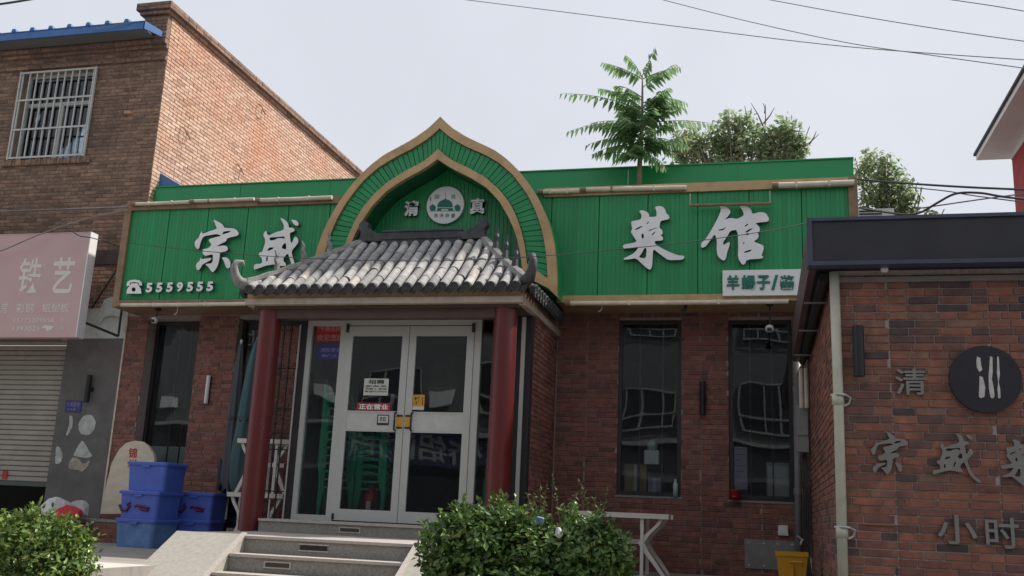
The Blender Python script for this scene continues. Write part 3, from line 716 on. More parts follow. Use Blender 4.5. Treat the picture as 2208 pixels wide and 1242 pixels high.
part('frame', MB().box(-2.72, SGX1-fwd_, YS-.04, YM-.06, SGZ0+.002, SGZ0+.10), m_gold, sg)
def light_tube(pts, r, label):
    t = thing('light_tube', tuple(pts[0]), label, 'tube light')
    part('tube', MB().tube(pts, r, 10), m_cream, t)
    part('end_cap', MB().tube([pts[0], Vector(pts[0])+(Vector(pts[1])-Vector(pts[0])).normalized()*.08], r*1.12, 10), m_goldw, t)
    for k in (.3, .7):
        c = Vector(pts[0]).lerp(Vector(pts[-1]), k); part('clip', MB().box(c.x-.012, c.x+.012, c.y-r-.003, c.y+r+.02, c.z-r-.003, c.z+r+.003), m_cream, t)
    return t
def LT(pa, pb, Y, r, lab):
    a = P3(*pa, Y); b = P3(*pb, Y); z = (a.z+b.z)/2
    light_tube([(a.x,Y,z),((a.x+b.x)/2,Y,z-.004),(b.x,Y,z)], r, lab)
yt = YS-.065
LT((252,657),(530,656), yt, .030, 'white tube light under the left half of the green sign')
LT((1218,653),(1700,651), yt, .032, 'white tube light under the right half of the green sign')
LT((284,440),(408,436), YS-.075, .028, 'pale tube light along the top left corner of the sign')
LT((552,431),(716,427), YS-.075, .032, 'pale tube light on the sign top left of the arch')
LT((1160,414),(1250,411), YS-.075, .034, 'pale tube light on the sign top just right of the arch')
LT((1665,401),(1842,393), YS-.075, .040, 'pale tube light at the top right end of the sign')
t = LT
light = light_tube([P3(1252,409,YS-.075), P3(1365,407,YS-.075), P3(1480,405,YS-.075)], .034, 'stained brown tube light on the sign top under the tree')
light.children[0].data.materials[0] = m_goldw
light = light_tube([P3(410,434,YS-.075), P3(480,432,YS-.075), P3(548,429,YS-.075)], .026, 'rust stained tube light on the sign top above the first character')
light.children[0].data.materials[0] = m_goldw
# slats
SP = .0613
z0s, z1s = SGZ0+.101, SGZ1-.112
def slat_mesh(name, wdt, h, mat):
    prof = [(-.5*wdt,.002),(-.5*wdt+.003,0),(.5*wdt-.006,0),(.5*wdt-.003,.002),(.5*wdt,.003)]
    m = MB()
    for z in (0, h):
        for x, y in prof: m.v.append((x, y, z))
        m.v += [(.5*wdt,.03,z),(-.5*wdt,.03,z)]
    q = 7
    for i in range(q): m.f.append((i, (i+1) % q, q+(i+1) % q, q+i))
    m.f += [tuple(range(q))[::-1], tuple(range(q, 2*q))]
    return m.mesh(name, mat)
sl_me = slat_mesh('slat', SP-.001, z1s-z0s, m_green)
x = SGX0+fwd_+SP/2; k = 0
while x < SGX1-fwd_-SP/2+.03:
    if not (-5.55 < x < -3.4):
        put('slat', sl_me, sg, (x, YS+.0 + (.004 if k % 11 == 0 else 0), z0s))
    x += SP + (.010 if k % 11 == 10 else 0); k += 1
# panel joint flats on the right end are smoother sheets
# ---- characters (outlines drawn after the brush lettering)
ZONG = [[(468,105),(530,130),(590,165),(635,205),(650,245),(800,250),(850,275),(885,315),(893,352),(860,378),(720,408),(690,430),(680,468),(600,505),(510,558),(650,535),(690,550),(712,595),(690,632),(575,655),(570,740),(545,860),(510,930),(460,990),(425,965),(380,895),(325,848),(435,838),(455,800),(462,695),(430,688),(330,712),(300,690),(285,655),(285,620),(300,598),(370,588),(440,530),(385,450),(400,428),(520,395),(600,378),(575,362),(525,345),(400,365),(310,382),(270,435),(245,510),(230,582),(205,600),(178,582),(155,530),(152,490),(178,445),(220,410),(245,345),(272,292),(282,345),(400,300),(530,258),(510,215),(485,150)],
        [(640,305),(700,295),(770,293),(720,325),(650,345),(605,350)],
        [(248,738),(262,765),(330,760),(432,742),(425,780),(330,830),(280,860),(255,910),(220,955),(190,945),(172,880),(185,840),(240,790)],
        [(600,738),(680,735),(730,770),(755,830),(745,900),(720,922),(690,915),(665,870),(640,790)]]
SHENG = [[(1585,75),(1640,95),(1700,140),(1725,190),(1728,240),(1790,240),(1825,265),(1825,300),(1745,325),(1748,400),(1765,510),(1800,460),(1820,400),(1850,390),(1885,430),(1890,480),(1850,540),(1790,610),(1775,650),(1800,760),(1840,870),(1890,950),(1980,1030),(1990,1075),(1960,1090),(1890,1040),(1820,960),(1780,870),(1745,760),(1715,670),(1660,720),(1640,760),(1640,800),(1680,840),(1680,880),(1600,880),(1480,850),(1330,880),(1200,930),(1150,940),(1140,900),(1160,850),(1285,840),(1275,740),(1240,720),(1225,690),(1240,650),(1280,650),(1310,570),(1335,490),(1330,420),(1305,380),(1310,330),(1355,285),(1365,350),(1400,370),(1500,320),(1640,280),(1650,220),(1620,140)],
         [(1402,402),(1530,398),(1658,383),(1660,428),(1630,415),(1550,415),(1480,450),(1415,455)],
         [(1400,570),(1490,570),(1450,605),(1360,636)],[(1640,510),(1680,490),(1690,608),(1602,585)],[(1355,725),(1380,725),(1375,800),(1347,803)],[(1545,678),(1578,670),(1535,778),(1512,783)],
         [(1760,105),(1850,115),(1885,150),(1895,195),(1865,210),(1820,190),(1795,150)]]
CAI = [[(325,140),(375,130),(430,155),(450,185),(450,215),(540,210),(540,150),(520,90),(570,78),(620,90),(650,130),(655,165),(690,195),(700,240),(590,260),(580,300),(575,345),(610,375),(615,420),(590,435),(620,465),(615,500),(510,505),(530,550),(650,620),(800,680),(870,685),(880,710),(850,735),(690,740),(640,710),(560,650),(500,600),(492,700),(488,800),(470,855),(440,850),(380,800),(290,715),(230,725),(150,735),(135,720),(200,690),(270,650),(330,575),(240,590),(150,605),(128,575),(140,550),(270,525),(300,510),(260,450),(240,415),(225,400),(245,360),(235,310),(230,265),(350,245),(360,190)],
       [(392,592),(420,590),(412,720),(322,705),(355,660)],[(360,420),(382,418),(387,465),(368,480),(355,450)],[(478,435),(500,405),(532,385),(522,402),(492,436)],[(268,366),(320,338),(370,320),(360,338),(300,370)],[(418,292),(450,264),(443,286),(426,302)],[(440,380),(500,352),(572,340),(500,362),(450,388)]]
GUAN = [[(1310,80),(1370,82),(1435,125),(1440,165),(1400,218),(1370,248),(1420,228),(1450,225),(1520,240),(1605,195),(1590,140),(1545,80),(1640,80),(1690,120),(1705,180),(1800,150),(1870,165),(1910,230),(1900,270),(1790,280),(1740,290),(1790,330),(1800,380),(1770,410),(1785,440),(1770,480),(1720,510),(1790,540),(1840,560),(1845,600),(1815,690),(1840,690),(1830,720),(1640,730),(1610,795),(1580,790),(1545,740),(1530,690),(1535,560),(1525,370),(1440,380),(1400,450),(1350,520),(1350,560),(1430,510),(1430,560),(1400,640),(1390,700),(1370,745),(1330,735),(1285,690),(1270,620),(1275,500),(1250,420),(1200,490),(1140,570),(1100,590),(1080,575),(1085,530),(1140,480),(1220,350),(1290,220),(1325,130)],
        [(1290,368),(1350,358),(1395,325),(1352,376),(1300,380)],[(1608,328),(1642,298),(1660,296),(1630,330)],[(1618,430),(1640,408),(1680,412),(1650,436)],[(1600,640),(1650,620),(1705,605),(1680,635),(1610,652)],[(1592,530),(1606,512),(1612,530),(1600,545)],[(1610,400),(1690,350),(1712,352),(1650,402)]]
ZA = lambda q: (400+q[0]*.12879, 460+q[1]*.12879)
ZB = lambda q: (1320+q[0]*.17716, 430+q[1]*.17716)
def char_obj(name, polys, zmap, y, depth, mats, parent):
    pl = []
    for p in polys: pl.append([P(*zmap(q), y) for q in chaikin(p, 1)])
    allp = [q for p in pl for q in p]
    x0, x1 = min(q[0] for q in allp), max(q[0] for q in allp); z0, z1 = min(q[1] for q in allp), max(q[1] for q in allp)
    cu = shape_curve(pl); me = curve_mesh(cu, name); bpy.data.curves.remove(cu)
    fit(me, x0, x1, z0, z1, y+depth, depth, mats, ORIG[parent])
    o = link(name, me, parent); ORIG[o] = ORIG[parent]; return o
yl = YS-.075
for pl, zm in ((ZONG, ZA), (SHENG, ZA), (CAI, ZB), (GUAN, ZB)):
    char_obj('character', pl, zm, yl, .07, [m_white, m_letter_side], sg)
# telephone pictogram and number
def ph(q): return P(220+q[0]*.24155, 400+q[1]*.24155, yl)
hs = [(218,890),(225,860),(250,845),(290,840),(330,845),(352,862),(358,892),(330,892),(325,868),(290,862),(250,868),(245,895),(218,897)]
bd = [(255,882),(262,872),(315,872),(322,885),(345,920),(352,965),(218,965),(222,930)]
ring = [(282+18*math.cos(t), 928+20*math.sin(t)) for t in np.linspace(0, 2*math.pi, 14)[:-1]]
pl = [[ph(q) for q in hs], [ph(q) for q in bd], [ph(q) for q in ring]]
allp = [q for p in pl for q in p]
cu = shape_curve(pl); me = curve_mesh(cu, 'telephone'); fit(me, min(q[0] for q in allp), max(q[0] for q in allp), min(q[1] for q in allp), max(q[1] for q in allp), yl+.05, .05, [m_white, m_letter_side], ORIG[sg]); link('telephone', me, sg)
for i, (ch, xa) in enumerate(zip('5559555', (388, 478, 570, 660, 752, 840, 930))):
    a = ph((xa, 955-i*2)); b = ph((xa+66, 868-i*2))
    text('digit', ch, a[0], b[0], a[1], b[1], yl+.05, .05, [m_white, m_letter_side], sg, .045)
# hanging rail in front of the last character
t = thing('hanging_rail', tuple(P3(1490,441,YS-.12)), 'thin bronze rail hung on two wires above the last big character', 'rail')
a, b = P3(1488,443,YS-.12), P3(1662,439,YS-.12)
part('bar', MB().tube([a, b], .022, 8), m_goldw, t)
for px, py in ((1488,418),(1660,412)):
    q = P3(px, py, YS-.12); part('wire', MB().tube([q, Vector((q.x, q.y, a.z))], .006, 5), m_wbar, t)
# white menu board
yb_ = YS-.10
a = P3(1558,583,yb_); b = P3(1720,636,yb_)
t = thing('menu_board', (a.x, yb_, b.z), 'white board with green characters hung low on the sign beside the dark annex', 'sign')
part('board', MB().box(a.x, .95, yb_, yb_+.08, b.z, a.z), m_board, t)
for ch, p0, p1 in (('羊',1567,1594),('蝎',1599,1628),('子',1632,1660),('/',1663,1678),('酱',1682,1712)):
    q0 = P(p0, 625, yb_-.004); q1 = P(p1, 593, yb_-.004)
    text('character', ch, q0[0], q1[0], q0[1], q1[1], yb_-.001, .012, m_gtext, t, .035)

# ================================================================== ONION ARCH
YA = 12.75
ar = thing('arch_portal', (-4.46, YA, 4.5), 'green and bronze onion arch rising above the sign over the porch', 'arch')
z4 = lambda q: P(560+q[0]*.38642, 220+q[1]*.38642, YA)
def half(pts):
    return [z4(q) for q in pts]
C1 = half([(1010,85),(1045,120),(1080,150),(1150,195),(1230,233),(1310,270),(1380,320),(1440,378),(1500,452),(1550,530),(1590,610),(1625,700),(1648,800),(1658,900),(1662,1000),(1662,1090)])
C2 = half([(1008,150),(1045,185),(1085,213),(1150,250),(1250,293),(1335,340),(1410,405),(1465,475),(1510,545),(1545,620),(1578,720),(1598,830),(1607,930),(1610,1040)])
C3 = half([(1000,265),(1040,302),(1080,330),(1170,372),(1260,422),(1335,487),(1395,562),(1435,640),(1465,730),(1482,810),(1492,890),(1500,990)])
C4 = half([(996,322),(1040,352),(1080,376),(1180,425),(1270,482),(1340,558),(1388,640),(1420,710),(1442,780),(1456,850),(1464,900),(1467,968)])
AX = (C1[0][0]+C2[0][0]+C3[0][0]+C4[0][0])/4
def resample(c, n):
    c = [(AX, c[0][1])]+list(c[1:])
    d = [0]
    for a, b in zip(c, c[1:]): d.append(d[-1]+math.hypot(b[0]-a[0], b[1]-a[1]))
    out = []
    for s in np.linspace(0, d[-1], n):
        j = max(0, min(len(c)-2, int(np.searchsorted(d, s))-1))
        u = (s-d[j])/(d[j+1]-d[j]); out.append((c[j][0]+(c[j+1][0]-c[j][0])*u, c[j][1]+(c[j+1][1]-c[j][1])*u))
    return out
NS = 38
C = [resample(c, NS) for c in (C1, C2, C3, C4)]
def mir(c): return [(2*AX-x, z) for x, z in c]
def strip(A, B, y0, y1):
    m = MB(); n = len(A)
    for (a, b) in zip(A, B): m.v += [(a[0],y0,a[1]),(b[0],y0,b[1]),(b[0],y1,b[1]),(a[0],y1,a[1])]
    for i in range(n-1):
        o = 4*i; p = o+4
        m.f += [(o,o+1,p+1,p),(o+1,o+2,p+2,p+1),(o+2,o+3,p+3,p+2),(o+3,o,p,p+3)]
    m.f += [(0,3,2,1),(4*n-4,4*n-3,4*n-2,4*n-1)]
    return m
def both(A, B, y0, y1):
    m = strip(A, B, y0, y1); k = strip(mir(A), mir(B), y0, y1); m.add(k.v, k.f); return m
part('outer_trim', both(C[0], C[1], YA-.03, YA+.05), m_gold, ar)
part('inner_trim', both(C[2], C[3], YA-.03, YA+.05), m_gold, ar)
def shrink(A, B, t): return [(a[0]+(b[0]-a[0])*t, a[1]+(b[1]-a[1])*t) for a, b in zip(A, B)]
part('shell', both(shrink(C[0], C[1], .08), shrink(C[0], C[1], .5), YA+.052, YS+.04), m_green_flat, ar)
part('reveal', both(shrink(C[2], C[3], .6), shrink(C[2], C[3], .95), YA+.052, YS+.04), m_green_dark, ar)
part('core', both(shrink(C[0], C[1], .6), shrink(C[2], C[3], .5), YA+.055, YA+.09), m_green_dark, ar)
e = lambda c: c[-1]
for f_ in (lambda q: q, lambda q: (2*AX-q[0], q[1])):
    q = [f_(e(C[3])), f_(e(C[1])), f_((e(C[1])[0], e(C[1])[1]+.13)), f_((e(C[3])[0]+.06, e(C[3])[1]+.16))]
    part('foot_trim', MB().prism(q, YA-.026, YA+.046), m_gold, ar)
for side in (0, 1):
    A = shrink(C[1], C[2], .03); B = shrink(C[1], C[2], .97)
    for i in range(NS-1):
        g = .06
        q = [shrink([A[i]],[A[i+1]],g)[0], shrink([B[i]],[B[i+1]],g)[0], shrink([B[i]],[B[i+1]],1-g)[0], shrink([A[i]],[A[i+1]],1-g)[0]]
        if side: q = [(2*AX-a, b) for a, b in q]
        part('slat', MB().prism(q, YA+.004+.006*(i % 2), YA+.052), m_green, ar)
# recessed back panel
mid = shrink(C[2], C[3], .7)
x = AX-1.62
while x < AX+1.62:
    xm = abs(x+SP/2-AX); zt = 4.6
    for a, b in zip(mid, mid[1:]):
        if min(a[0],b[0])-AX <= xm <= max(a[0],b[0])-AX:
            u = (xm-(a[0]-AX))/((b[0]-a[0]) or 1e-6); zt = a[1]+(b[1]-a[1])*u; break
    if zt > 4.7: put('back_slat', slat_mesh('back_slat', SP-.002, zt-4.45, m_green), ar, (x+SP/2, YS+.002, 4.45))
    x += SP
# emblem on the back panel
ye = YS-.05
ex, ez = P(960, 442, ye); er = (P(1000,442,ye)[0]-P(920,442,ye)[0])/2
em = thing('round_emblem', (ex, ye, ez-er), 'round white plaque with green dome picture inside the arch', 'sign')
disc = [(ex+er*math.cos(t), ez+er*math.sin(t)) for t in np.linspace(0, 2*math.pi, 49)[:-1]]
part('plaque', MB().prism(disc, ye, ye+.05), m_board, em)
def q4(x, y): return P(850+x*.09964, 380+y*.09964, ye)
def flat(name, pts, dy=.004, mat=m_gtext): part(name, MB().prism([q4(*p) for p in pts], ye-dy, ye-.0008), mat, em)
flat('dome', [(935,675),(940,620),(960,575),(1010,530),(1080,505),(1110,480),(1140,505),(1210,530),(1250,570),(1265,620),(1268,675)])
flat('base', [(930,690),(1275,690),(1275,742),(1170,742),(1165,712),(1025,712),(1020,742),(930,742)])
for c in (835, 1370): flat('tree_mark', [(c+68*math.cos(t), 685+65*math.sin(t)-(18 if abs(t-4.712) < .3 else 0)) for t in np.linspace(0, 2*math.pi, 21)[:-1]])
flat('ground_mark', [(760,746),(1440,746),(1440,758),(760,758)])
flat('minaret', [(1112,370),(1122,370),(1122,478),(1112,478)]); flat('minaret', [(780,455),(800,455),(800,530),(780,530)], mat=m_paperink)
for s, xa in (('回', 880), ('民', 1235)): a = q4(xa, 490); b = q4(xa+95, 400); text('character', s, a[0], b[0], a[1], b[1], ye-.001, .003, m_gtext, em, .01)
for s, xa in zip('东关宗盛', (860, 980, 1100, 1225)): a = q4(xa, 895); b = q4(xa+95, 805); text('character', s, a[0], b[0], a[1], b[1], ye-.001, .003, m_gtext, em, .01)
for s, bx, lab in (('清', (205,525,548,870), 'white raised character left of the round plaque in the arch'), ('真', (1625,470,1975,825), 'white raised character right of the round plaque in the arch')):
    a = q4(bx[0], bx[3]); b = q4(bx[2], bx[1])
    t = thing('raised_character', (a[0], ye, a[1]), lab, 'character'); text('glyph', s, a[0], b[0], a[1], b[1], ye+.045, .05, [m_white, m_letter_side], t, .05)

# ================================================================== ANNEX ON THE RIGHT
an = thing('annex_building', (1.6, 8.8, 0), 'low brick annex with dark roof fascia at the right edge', 'building')
YR, XR = 8.8, .635
an_top = 3.86
mb = MB().box(XR+.006, 5.5, YR+.006, YR+.25, 0, an_top).box(XR+.006, XR+.25, YR+.25, YM-.02, 0, an_top)
aw = part('wall', mb, m_mortar_r, an)
rr = brick_rects(XR+.004, 5.5, .62, 3.72, [], .245, .0678, .0105, .79, 11)
vis = [r for r in rr if r[0] < 2.35 and r[3] > 1.0]; vis = vis[-300:]
vs_set = set(vis)
ume = UNIT.mesh('brick', m_brick_r)
for a, b, c, d in vis: put('brick', ume, aw, ((a+b)/2, YR+.006, (c+d)/2), scale=(b-a, random.uniform(.010,.017), d-c))
mb = bricks_joined(MB(), [r for r in rr if r not in vs_set], YR+.006, .012)
bricks_joined(mb, brick_rects(YR+.0, YM-.03, .62, 3.8, [], .245, .0678, .0105, .79, 12), XR+.006, .012, 'x-')
part('brick', mb, m_brick_r2, aw, kind='stuff')
# fascia box with lips, soffit, underside
fx0, fz0, fz1, fy = .425, 3.765, 4.175, 8.58
part('fascia', MB().box(fx0, 5.6, fy, fy+.12, fz0+.03, fz1-.02), m_band, an)
part('fascia_side', MB().box(fx0, fx0+.06, fy+.12, YM-.3, fz0-.02, fz1-.03), m_brownsheet, an)
part('lip', MB().box(fx0-.012, 5.6, fy-.02, fy+.14, fz1-.02, fz1+.01), m_bandlip, an)
part('lip', MB().box(fx0-.012, 5.6, fy-.022, fy+.12, fz0-.005, fz0+.03).box(fx0-.014, fx0+.03, fy-.021, fy-.001, fz0+.03, fz1-.02), m_bandlip, an)
part('soffit', MB().box(fx0+.06, 5.6, fy+.12, YR+.1, fz0+.0, fz0+.03).box(fx0+.06, XR+.1, YR+.1, YM-.3, fz0-.0, fz0+.03), m_black, an)
part('roof', MB().box(fx0+.06, 5.6, fy+.121, YM-.1, fz1-.10, fz1-.05), m_band, an)
part('conduit', MB().box(XR+.02, 5.5, YR-.035, YR-.008, 3.655, 3.70), M('grey_conduit', (.20,.18,.165), .7, .2), an)
part('gutter', MB().tube([(fx0+.13, YR+.02, fz0-.05),(fx0+.13, YM-.4, fz0-.05)], .045, 8), m_black, an)
for yk in (9.6, 11.0, 12.6): part('gutter_strap', MB().box(fx0-.006, XR, yk-.012, yk+.012, fz0-.115, fz0-.10), m_cablel, an)
# down pipe on the corner
dp_ = thing('down_pipe', (XR, YR-.06, .3), 'cream down pipe clipped to the corner of the brick annex', 'pipe')
part('pipe', MB().tube([(XR+.005, YR-.05, 3.74),(XR+.008, YR-.052, 2.6),(XR-.004, YR-.05, .1)], .042, 14), m_pipe, dp_, smooth=True)
for py in (862, 1147):
    z = P(1800, py, YR-.05)[1]
    part('joint', MB().tube([(XR+.004, YR-.05, z-.045),(XR+.004, YR-.05, z+.045)], .049, 14), m_pipe, dp_, smooth=True)
    part('clip', MB().tube([(XR-.05, YR-.04, z+.04),(XR, YR-.108, z+.045),(XR+.06, YR-.09, z+.04),(XR+.11, YR-.03, z+.02),(XR+.09, YR-.02, z-.03),(XR+.05, YR-.06, z-.05)], .009, 6), m_alu, dp_)
def wall_lamp(x, y, z0, z1, r, lab):
    t = thing('wall_lamp', (x, y, z0), lab, 'lamp', 'tubular wall lamps')
    part('tube', MB().tube([(x, y-r-.03, z0),(x, y-r-.03, z1)], r, 16), m_black, t)
    part('bracket', MB().box(x-.012, x+.05, y-.032, y, (z0+z1)/2-.03, (z0+z1)/2+.03), m_black, t)
    part('rim', MB().tube([(x, y-r-.03, z1),(x, y-r-.03, z1+.008)], r*.93, 16), m_dark, t)
a = P(1853, 812, YR-.06); b = P(1849, 706, YR-.06); wall_lamp(a[0], YR-.01, a[1], b[1], .046, 'black tubular wall lamp on the annex beside the cream pipe')
a = P(1515, 895, YM-.06); b = P(1515, 824, YM-.06); wall_lamp(a[0], YM-.008, a[1], b[1], .042, 'black tubular wall lamp between the two tall windows')
a = P(188, 868, YM-.06); b = P(195, 810, YM-.06); wall_lamp((a[0]+b[0])/2, YM-.008, a[1], b[1], .045, 'black tubular wall lamp on the grey plaster by the shutter')
# metal characters on the annex wall
def mchar(lab, x0, x1, y0, y1, polys=None, zm=None, s=None, bold=.0):
    a = P(x0, y1, YR-.03); b = P(x1, y0, YR-.03)
    t = thing('metal_character', (a[0], YR, a[1]), lab, 'character', 'metal characters on the annex wall')
    if polys:
        pl = [[zm(q) for q in chaikin(p, 1)] for p in polys]; pl = [[(q[0], -q[1]) for q in p] for p in pl]
        cu = shape_curve(pl); me = curve_mesh(cu, 'glyph'); bpy.data.curves.remove(cu)
        fit(me, a[0], b[0], a[1], b[1], YR-.004, .03, [m_steelL, m_letter_side], ORIG[t]); link('glyph', me, t)
    else: text('glyph', s, a[0], b[0], a[1], b[1], YR-.004, .03, [m_steelL, m_letter_side], t, bold)
    part('stud', MB().box((a[0]+b[0])/2-.006, (a[0]+b[0])/2+.006, YR-.012, YR+.004, (a[1]+b[1])/2-.006, (a[1]+b[1])/2+.006), m_black, t)
mchar('grey metal character left of the round black plaque', 1931, 1996, 795, 851, s='清', bold=.012)
mchar('grey metal brush character nearest the pipe, first of the middle row', 1880, 1957, 932, 1022, ZONG, ZA)
mchar('grey metal brush character second in the middle row', 2012, 2108, 935, 1038, SHENG, ZA)
mchar('grey metal brush character cut by the right edge of the picture', 2160, 2262, 942, 1046, CAI, ZB)
mchar('small grey metal character with a broken left stroke, low on the annex', 2022, 2105, 1112, 1172, s='小', bold=.012)
mchar('small grey metal character low at the right edge of the annex', 2127, 2195, 1117, 1181, s='时', bold=.012)
# round black plaque with worn white strokes
cx_, cz_ = P(2125, 817, YR-.05); r_ = (P(2203,817,YR-.05)[0]-P(2046,817,YR-.05)[0])/2
pq = thing('round_plaque', (cx_, YR, cz_-r_), 'round black plaque with worn white strokes on the annex wall', 'sign')
part('disc', MB().prism([(cx_+r_*math.cos(t), cz_+r_*math.sin(t)) for t in np.linspace(0, 2*math.pi, 65)[:-1]], YR-.05, YR-.006), m_band, pq)
z6 = lambda x, y: P(1700+x*.3221, 440+y*.3221, YR-.052)
sk = [[(1262,1020),(1285,1030),(1290,1080),(1298,1110),(1278,1125),(1262,1095),(1258,1060)],[(1280,1150),(1300,1158),(1310,1190),(1318,1230),(1312,1290),(1290,1300),(1275,1290),(1278,1210)],[(1350,1018),(1366,1025),(1368,1120),(1362,1170),(1374,1230),(1380,1290),(1366,1302),(1352,1292),(1342,1230),(1340,1150),(1346,1080)],[(1398,1020),(1408,1022),(1412,1090),(1416,1140),(1408,1190),(1418,1240),(1420,1298),(1405,1300),(1400,1240),(1404,1190),(1396,1130)]]
for p in sk: part('stroke', MB().prism([z6(*q) for q in p], YR-.053, YR-.0495), M('worn_white', (.55,.52,.49), .7, .2, 20), pq)
# scars and a slot in the wall
x, z = P(1870, 1130, YR-.01)
solo('wall_strip', MB().box(x-.03, x+.21, YR-.018, YR-.007, z-.006, z+.002), m_orange, 'thin brown leftover strip on the annex wall below the metal characters', 'strip')
x, z = P(1822, 533, YR-.1)
x, z = P(1907, 582, 8.72)
t = thing('spot_lamp', (x, 8.72, z), 'small pale spot lamp under the dark annex fascia', 'lamp')
part('head', MB().lathe((x, 8.72, z-.02), [(0,0),(.028,.0),(.034,.02),(.026,.05),(0,.055)], 12), m_lampw, t, smooth=True); part('stem', MB().tube([(x,8.72,z+.03),(x,8.72,fz0)], .008, 6), m_dark, t)

# meter boxes, tubes and pipe in the alley corner
t = thing('meter_box', (.50, 13.5, 2.3), 'grey cable trunking boxes stacked on the wall by the annex corner', 'box')
def bx(name, p0, p1, Y, d, mat, par):
    a = P(p0[0], p1[1], Y); b = P(p1[0], p0[1], Y); part(name, MB().box(a[0], b[0], Y, Y+d, a[1], b[1]), mat, par)
bx('box', (1718,874), (1741,938), 13.4, .12, M('box_grey', (.27,.28,.27), .6, .1), t); bx('box', (1719,938), (1743,974), 13.42, .12, MATS['box_grey'], t)
t = thing('tube_lamp', (.5, 13.4, 3.0), 'pair of upright white tube lamps on the wall by the annex corner', 'tube light')
for p in ((1727,795,1730,880), (1738,794,1741,880)):
    a = P(p[0], p[1], 13.3); b = P(p[2], p[3], 13.3); part('tube', MB().tube([(a[0],13.3,a[1]),(a[0],13.3,b[1])], .032, 10), m_cream, t)
bx('holder', (1744,824), (1753,850), 13.3, .08, m_black, t)
t = thing('waste_pipe', (.50, 13.75, .92), 'grey upright pipe between the right window and the annex', 'pipe')
part('pipe', MB().tube([(P(1719,760,13.75)[0],13.75,3.75),(.46,13.75,TE)], .05, 12), M('pipe_grey', (.20,.20,.21), .5, .1), t, smooth=True)
part('collar', MB().tube([(.472,13.75,2.0),(.472,13.75,2.08)], .058, 12), MATS['pipe_grey'], t)
a = P3(1733,1165,13.2)
t = thing('tap', tuple(a), 'small metal tap at the foot of the grey pipe', 'tap')
part('spout', MB().tube([a+Vector((.0,.5,0)), a+Vector((-.02,.0,0)), a+Vector((-.04,-.05,-.05))], .014, 8), m_alu, t); part('lever', MB().tube([a, a+Vector((-.08,0,.05))], .010, 6), m_alu, t)
t = thing('cable_bundle', (.58, 13.6, 1.5), 'dark cables hanging below the grey boxes', 'cables')
for i in range(4):
    part('cable', MB().tube([(.50+.02*i,13.55,2.42),(.56+.015*i,13.52,2.1),(.52+.03*i,13.55,1.8),(.55+.01*i,13.6,1.2),(.55+.02*i,13.62,.95)], .012, 6), m_cable, t)
# access plate and socket box on the main wall
a = P(1606, 1225, YM-.01); b = P(1716, 1167, YM-.01)
t = thing('access_plate', (a[0], YM, a[1]), 'bolted steel access plate low on the brick wall behind the yellow bin', 'plate')
part('plate', MB().box(a[0], b[0], YM-.02, YM-.010, a[1], b[1]), m_steelplate, t)
for u in (.08, .38, .65, .93):
    for v in (.12, .88): part('bolt', MB().box(a[0]+(b[0]-a[0])*u-.014, a[0]+(b[0]-a[0])*u+.014, YM-.03, YM-.0205, a[1]+(b[1]-a[1])*v-.012, a[1]+(b[1]-a[1])*v+.012), m_wbar, t)
a = P(1678, 1154, YM-.03); b = P(1699, 1133, YM-.03)
t = thing('socket_box', (a[0], YM, a[1]), 'small white socket box on the brick wall above the steel plate', 'socket')
part('case', MB().box(a[0], b[0], YM-.06, YM-.008, a[1], b[1]), m_lampw, t); part('lid', MB().box(a[0]+.015, b[0]-.015, YM-.068, YM-.0605, a[1]+.03, b[1]-.01), m_board, t)
# yellow bin
yb2 = 11.6
xa, za = P(1672, 1188, yb2); xb, _ = P(1742, 1188, yb2); c = (xa+xb)/2; hw = (xb-xa)/2
t = thing('wheelie_bin', (c, yb2, TE), 'yellow plastic bin standing before the steel plate', 'bin')
def tap_box(m, c, y, z0, z1, w0, w1, d0, d1):
    return m.add([(c-w0,y-d0,z0),(c+w0,y-d0,z0),(c+w0,y+d0,z0),(c-w0,y+d0,z0),(c-w1,y-d1,z1),(c+w1,y-d1,z1),(c+w1,y+d1,z1),(c-w1,y+d1,z1)], [(0,3,2,1),(0,1,5,4),(1,2,6,5),(2,3,7,6),(3,0,4,7)])
part('body', tap_box(tap_box(MB(), c, yb2, TE, za-.03, hw*.72, hw*.95, hw*.72, hw*.95), c, yb2, TE+.02, za-.03, hw*.66, hw*.88, hw*.66, hw*.88), m_bin, t)
part('rim', MB().box(c-hw, c+hw, yb2-hw, yb2-hw*.86, za-.045, za).box(c-hw, c+hw, yb2+hw*.86, yb2+hw, za-.045, za).box(c-hw, c-hw*.86, yb2-hw*.86, yb2+hw*.86, za-.045, za).box(c+hw*.86, c+hw, yb2-hw*.86, yb2+hw*.86, za-.045, za), m_bin, t)
part('handle', MB().tube([(c-.02, yb2-hw*.97, za-.10),(c-.02, yb2-hw-.03, za-.10),(c+hw*.6, yb2-hw-.03, za-.10),(c+hw*.6, yb2-hw*.97, za-.10)], .011, 8), m_bin, t)
part('rib', MB().box(c-.012, c+.012, yb2-hw*.97, yb2-hw*.8, TE+.05, za-.14), m_bin, t)

